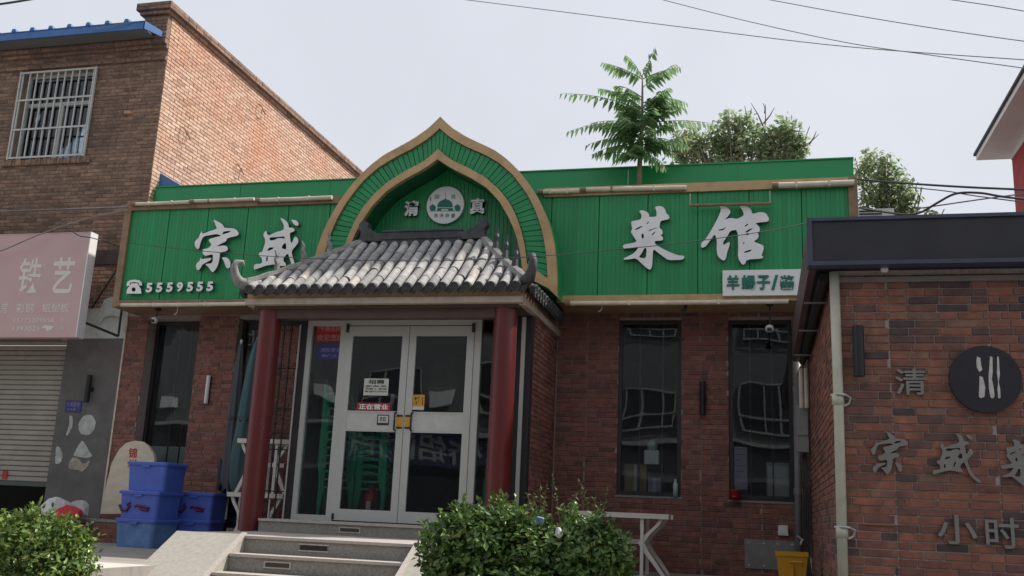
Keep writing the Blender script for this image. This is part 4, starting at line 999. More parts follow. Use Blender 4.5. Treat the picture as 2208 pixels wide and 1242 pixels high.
# spot lamps under the main sign
for px, py, drop, lab in ((1660,660,.30,'silver spot lamp on a stem before the far right window'), (340,668,.16,'silver spot lamp hanging before the left window'),):
    q = P3(px, py, YS+.12); 
    t = thing('spot_lamp', tuple(q-Vector((0,0,drop))), lab, 'lamp', 'silver spot lamps under the sign')
    part('stem', MB().tube([Vector((q.x,q.y,SGZ0)), q-Vector((0,0,drop))], .009, 6), m_dark, t)
    part('base', MB().lathe((q.x,q.y,SGZ0-.03), [(0,0),(.05,0),(.05,.03),(0,.03)], 12), m_black, t)
    part('head', MB().lathe((q.x-.01,q.y-.03,q.z-drop-.06), [(0,0),(.04,.0),(.058,.03),(.05,.085),(.02,.10),(0,.10)], 14), m_alu, t, smooth=True)
    part('lens', MB().lathe((q.x-.01,q.y-.085,q.z-drop-.03), [(0,-.02),(.03,-.02),(.03,.02),(0,.02)], 10), m_black, t)
for px, lab in ((1298,'bent wire hook under the sign right of the porch'), (1478,'small black lamp holder under the sign between the windows'), (384,'short wire hook under the left part of the sign')):
    q = P3(px, 660, YS+.02)
    solo('hook', MB().tube([Vector((q.x,q.y,SGZ0+.01)), Vector((q.x,q.y,SGZ0-.06)), Vector((q.x-.01,q.y,SGZ0-.10)), Vector((q.x-.05,q.y,SGZ0-.12))], .008 if px != 1478 else .022, 6), m_wbar if px != 1478 else m_black, lab, 'hook')
# white bar lamp on the left pier
a = P3(443, 870, YM-.05); b = P3(451, 810, YM-.05)
t = thing('bar_lamp', (a.x, YM, a.z), 'white bar lamp on the brick pier between the left window and parasols', 'lamp')
xm = (a.x+b.x)/2
part('cover', MB().tube([(xm,YM-.05,a.z),(xm,YM-.05,b.z)], .032, 10), m_lampw, t); part('base', MB().box(xm-.014, xm+.03, YM-.045, YM-.005, a.z+.02, b.z-.02), m_dark, t)

# ================================================================== OLD BRICK BUILDING ON THE LEFT
lb = thing('old_brick_building', (-14, YM, TE), 'old two storey brick building with barred window on the left', 'building')
XC = -9.93
lwin = (-12.83, -11.30, 7.30, 8.98)
ZW = 9.28
lsh = (-20, -11.10, TE, 4.10)
mb = MB()
for a, b, c, d in rect_cells(-20, XC-.004, 4.6, ZW+.25, [lwin]): mb.box(a, b, YM+.006, YM+.35, c, d)
mb.box(XC-.35, XC-.006, YM+.35, 26, 4.6, 9.85)
mb.box(-20, XC-.35, 25.7, 26, 0, 9.5)
lw = part('wall', mb, m_mortar_l, lb)
mb = MB()
HB, LBk, JB = .0665, .25, .012
bricks_joined(mb, brick_rects(-14.2, XC-.002, 4.62, ZW, [lwin], LBk, HB, JB, None, 21), YM+.006, .010)
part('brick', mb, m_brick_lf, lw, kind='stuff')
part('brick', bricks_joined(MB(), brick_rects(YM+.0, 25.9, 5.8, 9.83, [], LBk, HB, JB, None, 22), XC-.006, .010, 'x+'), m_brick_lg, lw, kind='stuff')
# corbelled cornice courses under the eaves (each course steps out)
cz = [(8.98+.07, 9.10, .05), (9.10, 9.26, .02), (9.26, 9.36, .09)]
for z0, z1, pr in [(9.02, 9.09, .05), (9.24, 9.31, .06), (9.31, 9.40, .12)]:
    mb = MB(); bricks_joined(mb, brick_rects(-14.2, XC-.002+.0, z0, z1, [], LBk, HB, .008, None, 23), YM-pr+.02, .02)
    mb.box(-20, XC-.003, YM-pr+.015, YM, z0, z1-.004)
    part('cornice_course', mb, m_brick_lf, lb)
# corner pier with cap, coping of the gable parapet
mb = MB(); bricks_joined(mb, brick_rects(-10.40, XC-.0, 9.41, 9.84, [], LBk, HB, JB, None, 24), YM-.10, .01); mb.box(-10.40, XC-.004, YM-.099, YM+.3, 9.41, 9.83)
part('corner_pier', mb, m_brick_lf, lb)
mb = MB()
for i, (pr) in enumerate((.05, .10, .10)):
    bricks_joined(mb, brick_rects(-10.42-pr, XC+pr-.0, 9.84+.068*i, 9.905+.068*i, [], LBk, .068, .008, None, 25+i), YM-.11-pr, .01); mb.box(-10.42-pr, XC+pr-.006, YM-.109-pr, YM+.35, 9.84+.068*i, 9.903+.068*i)
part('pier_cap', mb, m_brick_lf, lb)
mb = MB()
for i, pr in enumerate((.05, .10, .10)):
    bricks_joined(mb, brick_rects(YM+.351, 26, 9.84+.068*i, 9.905+.068*i, [], LBk, .068, .008, None, 28+i), XC+pr-.008, .01, 'x+'); mb.box(XC-.4, XC+pr-.009, YM+.351, 26, 9.84+.068*i, 9.903+.068*i)
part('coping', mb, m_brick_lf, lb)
# blue sheet roof edge with ribs
g0 = YM-.46
part('eave_sheet', MB().box(-20, -10.12, g0, g0+.03, 9.40, 9.53).add([(-20,g0-.01,9.53),(-10.12,g0-.01,9.53),(-10.45,YM+2,9.80),(-20,YM+2,9.80),(-20,g0-.01,9.545),(-10.12,g0-.01,9.545),(-10.45,YM+2,9.815),(-20,YM+2,9.815)], [(0,1,2,3),(4,7,6,5),(0,4,5,1),(1,5,6,2),(2,6,7,3),(3,7,4,0)]), m_blue_roof, lb)
part('eave_end', MB().add([(-10.12,g0,9.40),(-10.12,g0,9.545),(-9.98,YM-.12,9.50),(-9.98,YM-.12,9.40),(-10.14,g0,9.40),(-10.14,g0,9.545),(-10.0,YM-.12,9.50),(-10.0,YM-.12,9.40)], [(0,1,2,3),(4,7,6,5),(0,4,5,1),(1,5,6,2),(2,6,7,3),(3,7,4,0)]), m_blue_roof, lb)
part('eave_soffit', MB().box(-20, -10.14, g0+.03, YM-.10, 9.41, 9.43), m_opp, lb)
x = -13.9
while x < -10.2:
    part('roof_rib', MB().prism([(x-.05,9.546),(x-.03,9.60),(x+.03,9.60),(x+.05,9.546)], g0-.02, g0+.6), m_blue_roof, lb); x += .38
# upper window: brick-on-edge sill, frame, curtains, burglar bars
f = part('window', MB().box(lwin[0], lwin[0]+.06, YM+.14, YM+.2, lwin[2], lwin[3]).box(lwin[1]-.06, lwin[1], YM+.14, YM+.2, lwin[2], lwin[3]).box(lwin[0]+.06, lwin[1]-.06, YM+.14, YM+.2, lwin[2], lwin[2]+.06).box(lwin[0]+.06, lwin[1]-.06, YM+.14, YM+.2, lwin[3]-.06, lwin[3]).box(-12.09, -12.0, YM+.14, YM+.2, lwin[2]+.06, 8.36).box(lwin[0]+.06, lwin[1]-.06, YM+.14, YM+.2, 8.36, 8.43), m_wbar, lb)
part('pane', MB().box(lwin[0]+.05, lwin[1]-.05, YM+.165, YM+.172, lwin[2]+.05, lwin[3]-.05), m_glass, f)
part('curtain', MB().box(lwin[0]-.1, lwin[1]+.1, YM+.36, YM+.38, lwin[2]-.1, lwin[3]+.1), m_curtain, f)
sill = MB(); xx = lwin[0]-.12
bricks_joined(sill, [(lwin[0]-.10+.066*i, lwin[0]-.10+.066*i+.058, lwin[2]-.115, lwin[2]-.005) for i in range(27)], YM-.02, .03); sill.box(lwin[0]-.11, lwin[1]+.14, YM-.025, YM+.13, lwin[2]-.12, lwin[2]-.012)
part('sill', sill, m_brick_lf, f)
gr = thing('window_grille', (-12.06, YM-.05, lwin[2]), 'white burglar bars over the upper window of the old building', 'grille')
for i in range(11):
    x = lwin[0]+.03+(lwin[1]-lwin[0]-.06)*i/10
    part('bar', MB().box(x-.011, x+.011, YM-.045, YM-.023, lwin[2]+.02, lwin[3]-.02), m_wbar, gr)
for z in (lwin[2]+.03, 7.86, 8.42, lwin[3]-.03): part('rail', MB().box(lwin[0]+.0, lwin[1]-.0, YM-.058, YM-.046, z-.016, z+.016), m_wbar, gr)
part('side_rail', MB().box(lwin[0]-.028, lwin[0]-.001, YM-.06, YM-.02, lwin[2], lwin[3]), m_wbar, gr)
part('side_rail', MB().box(lwin[1]+.001, lwin[1]+.028, YM-.06, YM-.02, lwin[2], lwin[3]), m_wbar, gr)
# loose iron brackets on the brick
for i, (px, py, lab) in enumerate([(276,243,'pale half brick sticking out of the old front wall'),]):
    x, z = P(px, py, YM-.03); solo('loose_brick', MB().box(x-.06, x+.07, YM-.06, YM+.0, z-.025, z+.03).box(x+.075, x+.09, YM-.02, YM, z-.0, z+.05), m_brick_l, lab, 'brick')
for px, py, lab in [(398,287,'rusty iron ring bracket on the sunlit gable, nearest the corner'), (515,365,'rusty iron ring bracket on the sunlit gable above the green parapet'), (562,236,'dark putlog hole bracket high on the sunlit gable')]:
    # find depth on the gable plane
    d = rgt*((px-1104)/FPX) + upv*(-(py-621)/FPX) + fwd; tt = (XC+.02)/d.x; q = Vector((d.x*tt, d.y*tt, EYE+d.z*tt))
    solo('iron_bracket', MB().tube([q+Vector((0,-.10,.08)), q+Vector((.07,-.12,.03)), q+Vector((.09,-.02,-.06)), q+Vector((.06,.10,-.08)), q+Vector((0,.10,.06))], .012, 6), m_goldw, lab, 'bracket')
# blue lean-to sheet against the gable behind the parapet
tq, rq = P(344,372,14.14), P(394,402,14.14)
solo('blue_sheet', MB().add([(tq[0],14.14,6.2),(rq[0],14.14,6.2),(rq[0],14.14,rq[1]),(tq[0],14.14,tq[1]),(tq[0],17,6.2),(rq[0],17,6.2),(rq[0],17,rq[1]),(tq[0],17,tq[1])], [(0,1,2,3),(4,7,6,5),(0,4,5,1),(1,5,6,2),(2,6,7,3),(3,7,4,0)]), m_blue_roof, 'bright blue roof sheet wedge between gable and green parapet', 'roof sheet')
# ground floor of the old shop: plaster pier, pale lintel, door return
part('plaster_wall', MB().box(-11.10, XC-.10, YM+.0, YM+.35, TE, 4.11), m_plaster, lb)
part('lintel', MB().box(-11.3, XC-.10, YM+.004, YM+.35, 4.111, 5.35), m_plasterw, lb)
part('beam', MB().box(-20, XC-.10, YM-.05, YM+.35, 5.351, 5.60), M('dark_beam', (.075,.06,.055), .9, .3, 6, .4, 30), lb)
part('brick_band', bricks_joined(MB().box(-20, XC-.01, YM+.0, YM+.35, 5.6, 5.62), brick_rects(-11.3, XC-.02, 5.0, 5.34, [], LBk, HB, JB, None, 31), YM-.0, .012), m_brick_l, lb)
part('edge_trim', MB().box(XC-.098, XC-.07, YM-.02, YM+.1, TE+.4, 4.44), m_cream, lb)
part('pier_patch', MB().box(-20, -11.3, YM+.02, YM+.35, 4.1, 5.34), m_plaster, lb)
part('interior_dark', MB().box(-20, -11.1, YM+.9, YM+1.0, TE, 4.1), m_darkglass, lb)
def blob(c, rx, rz, n=18, seed=0, jag=.12):
    rd = random.Random(seed); return [(c[0]+rx*math.cos(t)*(1+rd.uniform(-jag,jag)), c[1]+rz*math.sin(t)*(1+rd.uniform(-jag,jag))) for t in np.linspace(0, 2*math.pi, n+1)[:-1]]
def smear(pts, seed):
    rd = random.Random(seed); p = chaikin([P(*q, YM) for q in pts], 2); return [(x+rd.uniform(-.006,.006), z+rd.uniform(-.006,.006)) for x, z in p]
pp = thing('paint_patches', (-10.6, YM, 1.4), 'white paint smears on the grey plaster pier', 'paint patches')
c = P(188,916,YM); part('smear', MB().prism(blob(c,.155,.165,40,1,.045), YM-.004, YM-.0006), m_patch, pp)
part('smear', MB().prism(smear([(150,895),(156,897),(158,912),(154,926),(146,940),(142,938),(148,922),(150,908)], 81), YM-.004, YM-.0006), m_patch, pp)
part('smear', MB().prism(smear([(178,948),(184,958),(194,975),(199,984),(190,988),(170,985),(158,982),(166,965)], 81), YM-.004, YM-.0006), m_patch, pp)
part('smear', MB().prism(smear([(156,986),(168,988),(180,1002),(196,990),(190,1006),(178,1018),(166,1012),(150,1012),(148,1000)], 97), YM-.0052, YM-.0044), M('cream_patch', (.36,.33,.26), .9, .25, 12, dirt=.8, dirtcol=(.17,.165,.155), dscale=7), pp)
part('smear', MB().prism(smear([(122,960),(132,968),(136,985),(130,1000),(118,1000),(120,980)], 63), YM-.004, YM-.0006), m_patch, pp)
# roller shutter
rs = thing('roller_shutter', (-13, YM, 1.7), 'dirty cream roller shutter left half open on the old shop', 'shutter')
SX_ = -11.14
z = 1.77; i = 0
while z < 4.1:
    h = .083
    prof = [(0,0),(-.016,.012),(-.016,h-.02),(0,h-.006)]
    m = MB()
    for xx in (-14.6, SX_): m.v += [(xx, YM+.12+y, z+q) for y, q in prof]
    m.f = [(0,1,5,4),(1,2,6,5),(2,3,7,6),(0,4,7,3)]
    part('slat', m, m_shutter, rs); z += h; i += 1
part('bottom_rail', MB().box(-14.6, SX_, YM+.095, YM+.135, 1.70, 1.768), M('green_rail', (.07,.10,.085), .6, .1), rs)
part('guide', MB().box(SX_+.002, SX_+.038, YM+.06, YM+.16, TE, 4.1), m_dark, rs)
part('red_tag', MB().box(-12.03, -11.94, YM+.085, YM+.0945, 1.80, 1.93), m_redtext, rs)
# faded pink shop board
yk = 13.15
pk = thing('pink_shop_board', (-12, yk, 4.0), 'faded pink shop board with ghosted lettering above the shutter', 'sign')
zp0 = P(165,727,yk)[1]; zp1 = P(200,500,yk)[1]; xp1 = P(182,612,yk)[0]
part('panel', MB().box(-15.5, xp1-.02, yk, yk+.16, zp0+.01, zp1-.01), m_pink, pk)
part('edge', MB().box(xp1-.02, xp1, yk-.012, yk+.165, zp0, zp1), m_whiter, pk)
part('edge', MB().box(-15.5, xp1-.0205, yk-.006, yk+.165, zp1-.0095, zp1+.004).box(-15.5, xp1-.0205, yk-.006, yk+.165, zp0-.004, zp0+.0095), m_pink, pk)
def pz(x, y): return P(x*.2013, 490+y*.2013, yk)
def ptext(s, x0, y0, x1, y1, b=.006):
    a = pz(x0, y1); c = pz(x1, y0); text('lettering', s, a[0], c[0], a[1], c[1], yk-.001, .003, m_paleprint, pk, b)
ptext('铁', 170,325,470,705,.012); ptext('艺', 530,320,820,710,.02)
ptext('房', 5,812,90,920); ptext('彩钢', 165,815,372,918); ptext('铝塑板', 445,815,750,912)
ptext('15175209558', 150,970,585,1020,.004); ptext('张', 650,965,700,1020,.004)
ptext('1393025', 135,1060,430,1110,.004); ptext('张', 645,1055,695,1110,.004)
a = pz(435,1115); c = pz(580,1048); part('lettering', MB().prism([(a[0],(a[1]+c[1])/2),(a[0]+.06,c[1]),(c[0],c[1]-.02),(c[0]-.03,a[1]+.03),(c[0]-.12,a[1]),(a[0]+.08,a[1]+.05)], yk-.004, yk-.0006), m_paleprint, pk)
part('bracket', MB().tube([P3(170,690,13.3), P3(255,725,13.75)], .022, 6), m_dark, pk)
part('bracket', MB().tube([P3(255,725,13.75), P3(262,668,13.75)], .018, 6), m_dark, pk)
br_ = solo('sign_stay', MB().tube([P3(198,665,13.6), P3(252,580,13.3)], .016, 6), m_dark, 'thin dark stay between the pink board and the green sign', 'stay')
solo('torn_poster', MB().prism([P(*q,YM-.03) for q in [(226,646),(240,640),(262,643),(262,684),(240,680),(225,684),(216,699),(207,690),(213,672)]], YM-.036, YM-.03), m_plasterw, 'torn pale sheet hanging under the lintel by the green sign', 'poster')
# blue address plate on plaster
a = P(139,888,YM-.01); b = P(177,864,YM-.01)
t = thing('address_plate', (a[0], YM, a[1]), 'small blue plate on the plaster pier under the black lamp', 'plate')
part('plate', MB().box(a[0], b[0], YM-.012, YM-.003, a[1], b[1]), m_notice, t)
text('print', '便民服务', a[0]+.03, b[0]-.03, a[1]+.085, b[1]-.025, YM-.0125, .001, m_noticetx, t, .01); text('print', '110', a[0]+.06, b[0]-.10, a[1]+.025, a[1]+.06, YM-.0125, .001, m_noticetx, t, .01)
# low brick plinth in front of pier
pl_ = thing('brick_plinth', (-9.9, 13.4, TE), 'low brick ledge along the foot of the wall left of the blue crates', 'ledge')
px1 = -8.62
part('core', MB().box(-14, px1, 13.306, YM-.02, TE, 1.215), m_mortar, pl_)
rr = brick_rects(-11.8, px1, TE, 1.21, [], L_, H_, J_, None, 41); ume2 = UNIT.mesh('brick', m_brick_m)
for a, b, c, d in rr: put('brick', ume2, pl_, ((a+b)/2, 13.306, (c+d)/2), scale=(b-a, .012, d-c))
part('capping', MB().box(-14, px1+.01, 13.28, YM-.02, 1.216, 1.245), m_terrace, pl_)
# marble slab leaning on the wall
ysb = 13.55
sl = [(217,1108),(222,1080),(228,1050),(236,1018),(240,1000),(248,985),(258,968),(272,955),(290,950),(306,952),(320,962),(330,978),(333,992),(330,1030),(326,1108)]
t = thing('stone_slab', (-9.3, ysb, 1.245), 'cream round topped stone slab with red characters leaning on the wall', 'stone')
pts = [P(*q, ysb) for q in sl]; pts = [(x, max(z, 1.247)) for x, z in pts]
sb = part('slab', MB().prism(pts, ysb, ysb+.06), m_stone, t)
for s, (x0, y0, x1, y1) in (('锦', (276,966,297,987)), ('州', (274,991,294,1008))):
    a = P(x0, y1, ysb); b = P(x1, y0, ysb); text('character', s, a[0], b[0], a[1], b[1], ysb-.001, .003, m_redtext, t, .02)
# ------------------------------------------------------------------ blue crates
def crate(c, z, w, dpt, h, mat, label, rot, scrawl=False):
    t = thing('storage_crate', (c[0], c[1], z), label, 'crate', 'blue plastic crates stacked by the wall')
    t.rotation_euler.z = rot
    o = Vector((c[0], c[1], z)); x, y = c
    w2_, d2 = w/2, dpt/2
    def rr_(hw, hd, zz, r=.05, n=5):
        out = []
        for cx, cy, a0 in ((hw-r,hd-r,0),(-hw+r,hd-r,90),(-hw+r,-hd+r,180),(hw-r,-hd+r,270)):
            for k in range(n+1):
                a = R_(a0+90*k/n); out.append((x+cx+r*math.cos(a), y+cy+r*math.sin(a), zz))
        return out
    m = MB(); rings = [rr_(w2_*.90, d2*.90, z+.002), rr_(w2_*.97, d2*.97, z+h*.93), rr_(w2_*.99, d2*.99, z+h*.935), rr_(w2_*.99, d2*.99, z+h-.022)]
    q = len(rings[0])
    for r in rings: m.v += r
    for k in range(len(rings)-1):
        for i in range(q): m.f.append((k*q+i, k*q+(i+1) % q, (k+1)*q+(i+1) % q, (k+1)*q+i))
    m.f.append(tuple(range(q))[::-1])
    part('tub', m, mat, t)
    m = MB(); rings = [rr_(w2_*1.03, d2*1.04, z+h-.045), rr_(w2_*1.04, d2*1.05, z+h-.012), rr_(w2_*1.0, d2*1.0, z+h)]
    for r in rings: m.v += r
    for k in range(2):
        for i in range(q): m.f.append((k*q+i, k*q+(i+1) % q, (k+1)*q+(i+1) % q, (k+1)*q+i))
    m.f.append(tuple(range(2*q, 3*q))); m.f.append(tuple(range(q))[::-1])
    part('lid', m, m_crate, t)
    part('handle', MB().box(x-.06, x+.06, y-d2*1.04-.008, y-d2*1.0, z+h-.075, z+h-.047), m_crate, t)
    if scrawl:
        zz = z+h*.42
        part('scrawl', MB().tube([(x-w2_*.93, y-d2*.955, zz+.02),(x-w2_*.80,y-d2*.96,zz-.05),(x-w2_*.55,y-d2*.96,zz-.055),(x-w2_*.40,y-d2*.96,zz+.01),(x-w2_*.42,y-d2*.965,zz+.05),(x-w2_*.55,y-d2*.965,zz+.02)], .018, 5), m_crimson, t)
        part('scrawl', MB().tube([(x-w2_*.15, y-d2*.96, zz+.01),(x+w2_*.2,y-d2*.96,zz+.015),(x+w2_*.55,y-d2*.96,zz-.01),(x+w2_*.50,y-d2*.955,zz-.04),(x+w2_*.2,y-d2*.955,zz-.03),(x-w2_*.05,y-d2*.96,zz+.03)], .018, 5), m_crimson, t)
    return t
cy_ = 12.62
crate((-8.34, cy_), TE, .66, .56, .385, m_crate_old, 'pale worn blue crate at the bottom of the taller stack', -.10)
crate((-8.33, cy_), TE+.386, .66, .56, .375, m_crate, 'blue crate with crimson scrawl in the middle of the taller stack', -.06, True)
crate((-8.30, cy_+.03), TE+.762, .64, .54, .40, m_crate, 'clean blue crate on top of the taller stack', -.02)
crate((-7.90, 13.22), TE, .60, .50, .40, m_crate, 'blue crate at the bottom of the shorter rear stack', .05)
crate((-7.88, 13.22), TE+.401, .60, .50, .38, m_crate, 'blue crate with crimson scrawl on top of the shorter rear stack', .03, True)
# ------------------------------------------------------------------ crumpled bags by the pier
def crumple(name, c, r, mat, label, seed, cat='bag'):
    bm = bmesh.new(); bmesh.ops.create_icosphere(bm, subdivisions=4, radius=1)
    rd = np.random.default_rng(seed); dirs = rd.normal(size=(26,3)); dirs /= np.linalg.norm(dirs, axis=1)[:,None]; off = rd.uniform(.55,.98,26)
    for v in bm.verts:
        p = np.array(v.co); s = 1.25
        for d_, o_ in zip(dirs, off):
            q = p@d_
            if q > 1e-3: s = min(s, o_/q)
        v.co = (p[0]*s*r[0], p[1]*s*r[1], max(p[2]*s, -.75)*r[2])
    me = bpy.data.meshes.new(name); bm.to_mesh(me); bm.free(); me.materials.append(mat)
    o = link(name, me, None, c); ORIG[o] = Vector(c); return tag(o, label, cat)
q = P3(118, 1098, 13.05); crumple('plastic_bag', (q.x, 13.05, q.z), (.26,.2,.24), m_bag, 'crumpled white plastic bag at the foot of the plaster pier', 3)
q = P3(152, 1112, 13.1); crumple('red_bundle', (q.x, 13.0, q.z), (.22,.18,.15), m_redbag, 'red cloth bundle lying beside the white plastic bag', 5, 'cloth')
q = P3(172, 1100, 13.2); crumple('plastic_bag', (q.x, 13.2, q.z), (.20,.14,.16), M('sheer_bag', (.40,.37,.38), .3, .1, 8, .3, 14), 'thin greyish plastic bag on top of the red bundle', 8)
solo('rubble_pile', MB().add([(-11.9,12.7,TE),(-10.0,12.7,TE),(-10.0,13.29,TE),(-11.9,13.29,TE),(-11.6,12.9,1.22),(-10.3,12.9,1.20),(-10.2,13.28,1.22),(-11.7,13.28,1.22)], [(4,5,6,7),(0,1,5,4),(1,2,6,5),(2,3,7,6),(3,0,4,7)]), m_terrace, 'low heap of rubble under the bags by the pier', 'rubble')
# ------------------------------------------------------------------ white plastic tables
def table(c, z0, w, dpt, h, label, K=True, rot=0.0):
    t = thing('plastic_table', (c[0], c[1], z0), label, 'table', 'white plastic tables')
    t.rotation_euler.z = rot
    x, y = c; zt = z0+h
    part('top', MB().box(x-w/2, x+w/2, y-dpt/2, y+dpt/2, zt-.022, zt).box(x-w/2, x+w/2, y-dpt/2, y-dpt/2+.02, zt-.06, zt-.0225).box(x-w/2, x+w/2, y+dpt/2-.02, y+dpt/2, zt-.06, zt-.0225).box(x-w/2, x-w/2+.02, y-dpt/2+.02, y+dpt/2-.02, zt-.06, zt-.0225).box(x+w/2-.02, x+w/2, y-dpt/2+.02, y+dpt/2-.02, zt-.06, zt-.0225), m_plastic, t)
    for sx in (1, -1):
        for sy_ in (-1, 1):
            # swept leg: leaves the corner, curves in to the waist, flares out to the foot
            cs = [(.46, 1.0), (.40, .85), (.30, .68), (.25, .55), (.29, .42), (.38, .22), (.47, 0.0)]
            wd_ = [.035,.035,.04,.055,.05,.042,.035]
            L1 = [(x+sx*(w*u-a), z0+v*(h-.024)) for (u, v), a in zip(cs, wd_)]; L2 = [(x+sx*(w*u+a*.4), z0+v*(h-.024)) for (u, v), a in zip(cs, wd_)]
            yy_ = y+sy_*(dpt/2-.06)
            m = strip(L1, L2, yy_-.02, yy_+.02); part('leg', m, m_plastic, t)
            part('leg_rib', MB().box(x+sx*(w*.245)-.02, x+sx*(w*.245)+.02, yy_-.035, yy_-.0205, z0, zt-.06), m_plastic, t)
    part('stretcher', MB().box(x-w*.22, x+w*.22, y-.015, y+.015, z0+h*.5, z0+h*.58), m_plastic, t)
    return t
q = P3(1445, 1112, 12.6)
table((q.x-.63, 12.75), TE, 1.26, .75, 1.665-TE, 'white plastic table under the right windows behind the shrub')
q = P3(513, 1066, 12.9)
table((q.x+.42, 12.95), TE, .84, .7, .80, 'lower of the two stacked white tables behind the left column')
table((q.x+.47, 12.95), TE+.80, .80, .7, .735, 'upper of the two stacked white tables behind the left column')
# ------------------------------------------------------------------ folded parasols between pier and column
def parasol(pb, pt, Y, r, mat, label, seed):
    a, b = P3(*pb, Y), P3(*pt, Y); a.z = max(a.z, TE)
    t = thing('folded_parasol', tuple(a), label, 'parasol', 'folded parasols by the porch')
    part('pole', MB().tube([a, b], .022, 8), m_wbar, t)
    rd = random.Random(seed); m = MB(); N = 22; o = 0
    ts = [.16, .22, .34, .5, .68, .84, .95, 1.0]; rs_ = [.75, 1.05, 1.1, .95, .8, .62, .35, .12]
    for u, rr0 in zip(ts, rs_):
        c = a.lerp(b, u)
        for k in range(N):
            an_ = 2*math.pi*k/N; rad = r*rr0*(1+.22*math.cos(an_*7+seed)+rd.uniform(-.05,.05))
            m.v.append((c.x+rad*math.cos(an_), c.y+rad*math.sin(an_), c.z+rd.uniform(-.02,.02)))
    for i in range(len(ts)-1):
        for k in range(N): m.f.append((i*N+k, i*N+(k+1) % N, (i+1)*N+(k+1) % N, (i+1)*N+k))
    part('canopy', m, mat, t, smooth=True)
    c = a.lerp(b, .55); part('strap', MB().tube([c-Vector((0,0,.02)), c+Vector((0,0,.02))], r*1.02, 14), m_dark, t)
    return t
parasol((486,1120), (521,733), 13.45, .10, m_greycan, 'narrow grey folded parasol leaning by the brick pier', 2)
parasol((512,1130), (557,728), 13.10, .155, m_teal, 'teal folded parasol hanging open beside the red column', 5)
q = P3(478, 1030, 13.5)
crumple('black_sack', (q.x, 13.5, q.z), (.10,.12,.26), M('black_bag', (.02,.02,.022), .4), 'dark sack hung at the foot of the grey parasol', 11)
solo('sack_pole', MB().tube([(q.x+.02,13.5,TE),(q.x+.05,13.5,q.z)], .05, 8), m_dark, 'dark post under the hanging sack', 'post')
# ------------------------------------------------------------------ green plastic chairs stacked inside
def chair_proto():
    t = thing('plastic_chair', (0,0,0), 'x', 'chair')
    w_, d_ = .44, .42
    m = MB().box(-w_/2, w_/2, -d_/2, d_/2, .42, .445).box(-w_/2, w_/2, -d_/2-.01, -d_/2+.02, .39, .4195); part('seat', m, m_chair, t)
    # arched back frame
    arc = [(-.21,.20,.45),(-.22,.235,.62),(-.20,.26,.76),(-.12,.275,.83),(0,.28,.85),(.12,.275,.83),(.20,.26,.76),(.22,.235,.62),(.21,.20,.45)]
    part('back_frame', MB().tube(arc, .02, 6), m_chair, t)
    for x in (-.08, 0, .08): part('back_slat', MB().add([(x-.022,.19,.445),(x+.022,.19,.445),(x+.022,.275,.83),(x-.022,.275,.83),(x-.022,.205,.445),(x+.022,.205,.445),(x+.022,.29,.83),(x-.022,.29,.83)], [(0,1,2,3),(4,7,6,5),(0,3,7,4),(1,5,6,2)]), m_chair, t)
    for sx in (-1, 1):
        for sy2 in (-1, 1): part('leg', MB().tube([(sx*.20, sy2*.18, .42),(sx*.235, sy2*.225, 0)], [.028,.018], 6), m_chair, t)
        part('arm', MB().tube([(sx*.22,.235,.64),(sx*.25,.05,.65),(sx*.25,-.12,.63),(sx*.225,-.17,.44)], .017, 6), m_chair, t)
    return t
proto = chair_proto(); first = True
def put_chair(loc, rz, label, group):
    global first
    if first: r = proto; first = False
    else:
        r = proto.copy(); COL.objects.link(r)
        for ch in proto.children:
            c = ch.copy(); COL.objects.link(c); c.parent = r
    r.location = loc; r.rotation_euler.z = rz; r['label'] = label; r['group'] = group
ordn = ['bottom','second','third','fourth','fifth','sixth','seventh','eighth','ninth','tenth','topmost']
for k in range(11): put_chair((-5.60, 12.82, FL+.105*k), R_(105), 'green plastic chair, %s of the stack behind the left sidelight' % (ordn[k] if k in (0,10) else ordn[k]+' from bottom'), 'green chairs stacked behind the left sidelight')
for k in range(8): put_chair((-5.02, 12.85, FL+.095*k), R_(80), 'green plastic chair, %s of the stack behind the left door' % (('bottom' if k == 0 else 'topmost') if k in (0,7) else ordn[k]+' from bottom'), 'green chairs stacked behind the left door')
for k in range(5): put_chair((-3.30, 12.85, FL+.11*k), R_(-80), 'green plastic chair, %s of the short stack behind the right sidelight' % ('bottom' if k == 0 else 'topmost' if k == 4 else ordn[k]+' from bottom'), 'green chairs stacked behind the right sidelight')
# fire extinguisher and leaning white tube just inside the door
x, z = P(797, 1095, 12.6)
t = thing('fire_extinguisher', (x, 12.6, FL), 'red fire extinguisher standing behind the left door glass', 'extinguisher')
part('cylinder', MB().lathe((x,12.6,FL), [(0,0),(.075,0),(.078,.02),(.078,.33),(.06,.38),(.028,.41),(.028,.44),(0,.44)], 20), m_ext, t, smooth=True)
part('valve', MB().box(x-.02, x+.03, 12.58, 12.62, FL+.44, FL+.50), m_dark, t); part('hose', MB().tube([(x+.03,12.58,FL+.47),(x+.10,12.56,FL+.40),(x+.095,12.55,FL+.15)], .012, 6), m_dark, t)
part('label_plate', MB().box(x-.02, x+.045, 12.512, 12.518, FL+.16, FL+.27), m_paper, t)
solo('white_hose', MB().tube([P3(822,1108,12.7), P3(832,1040,12.7), P3(840,980,12.72), P3(836,925,12.75), P3(848,850,12.8)], .03, 8), m_lampw, 'white flexible tube leaning behind the left door glass', 'tube')

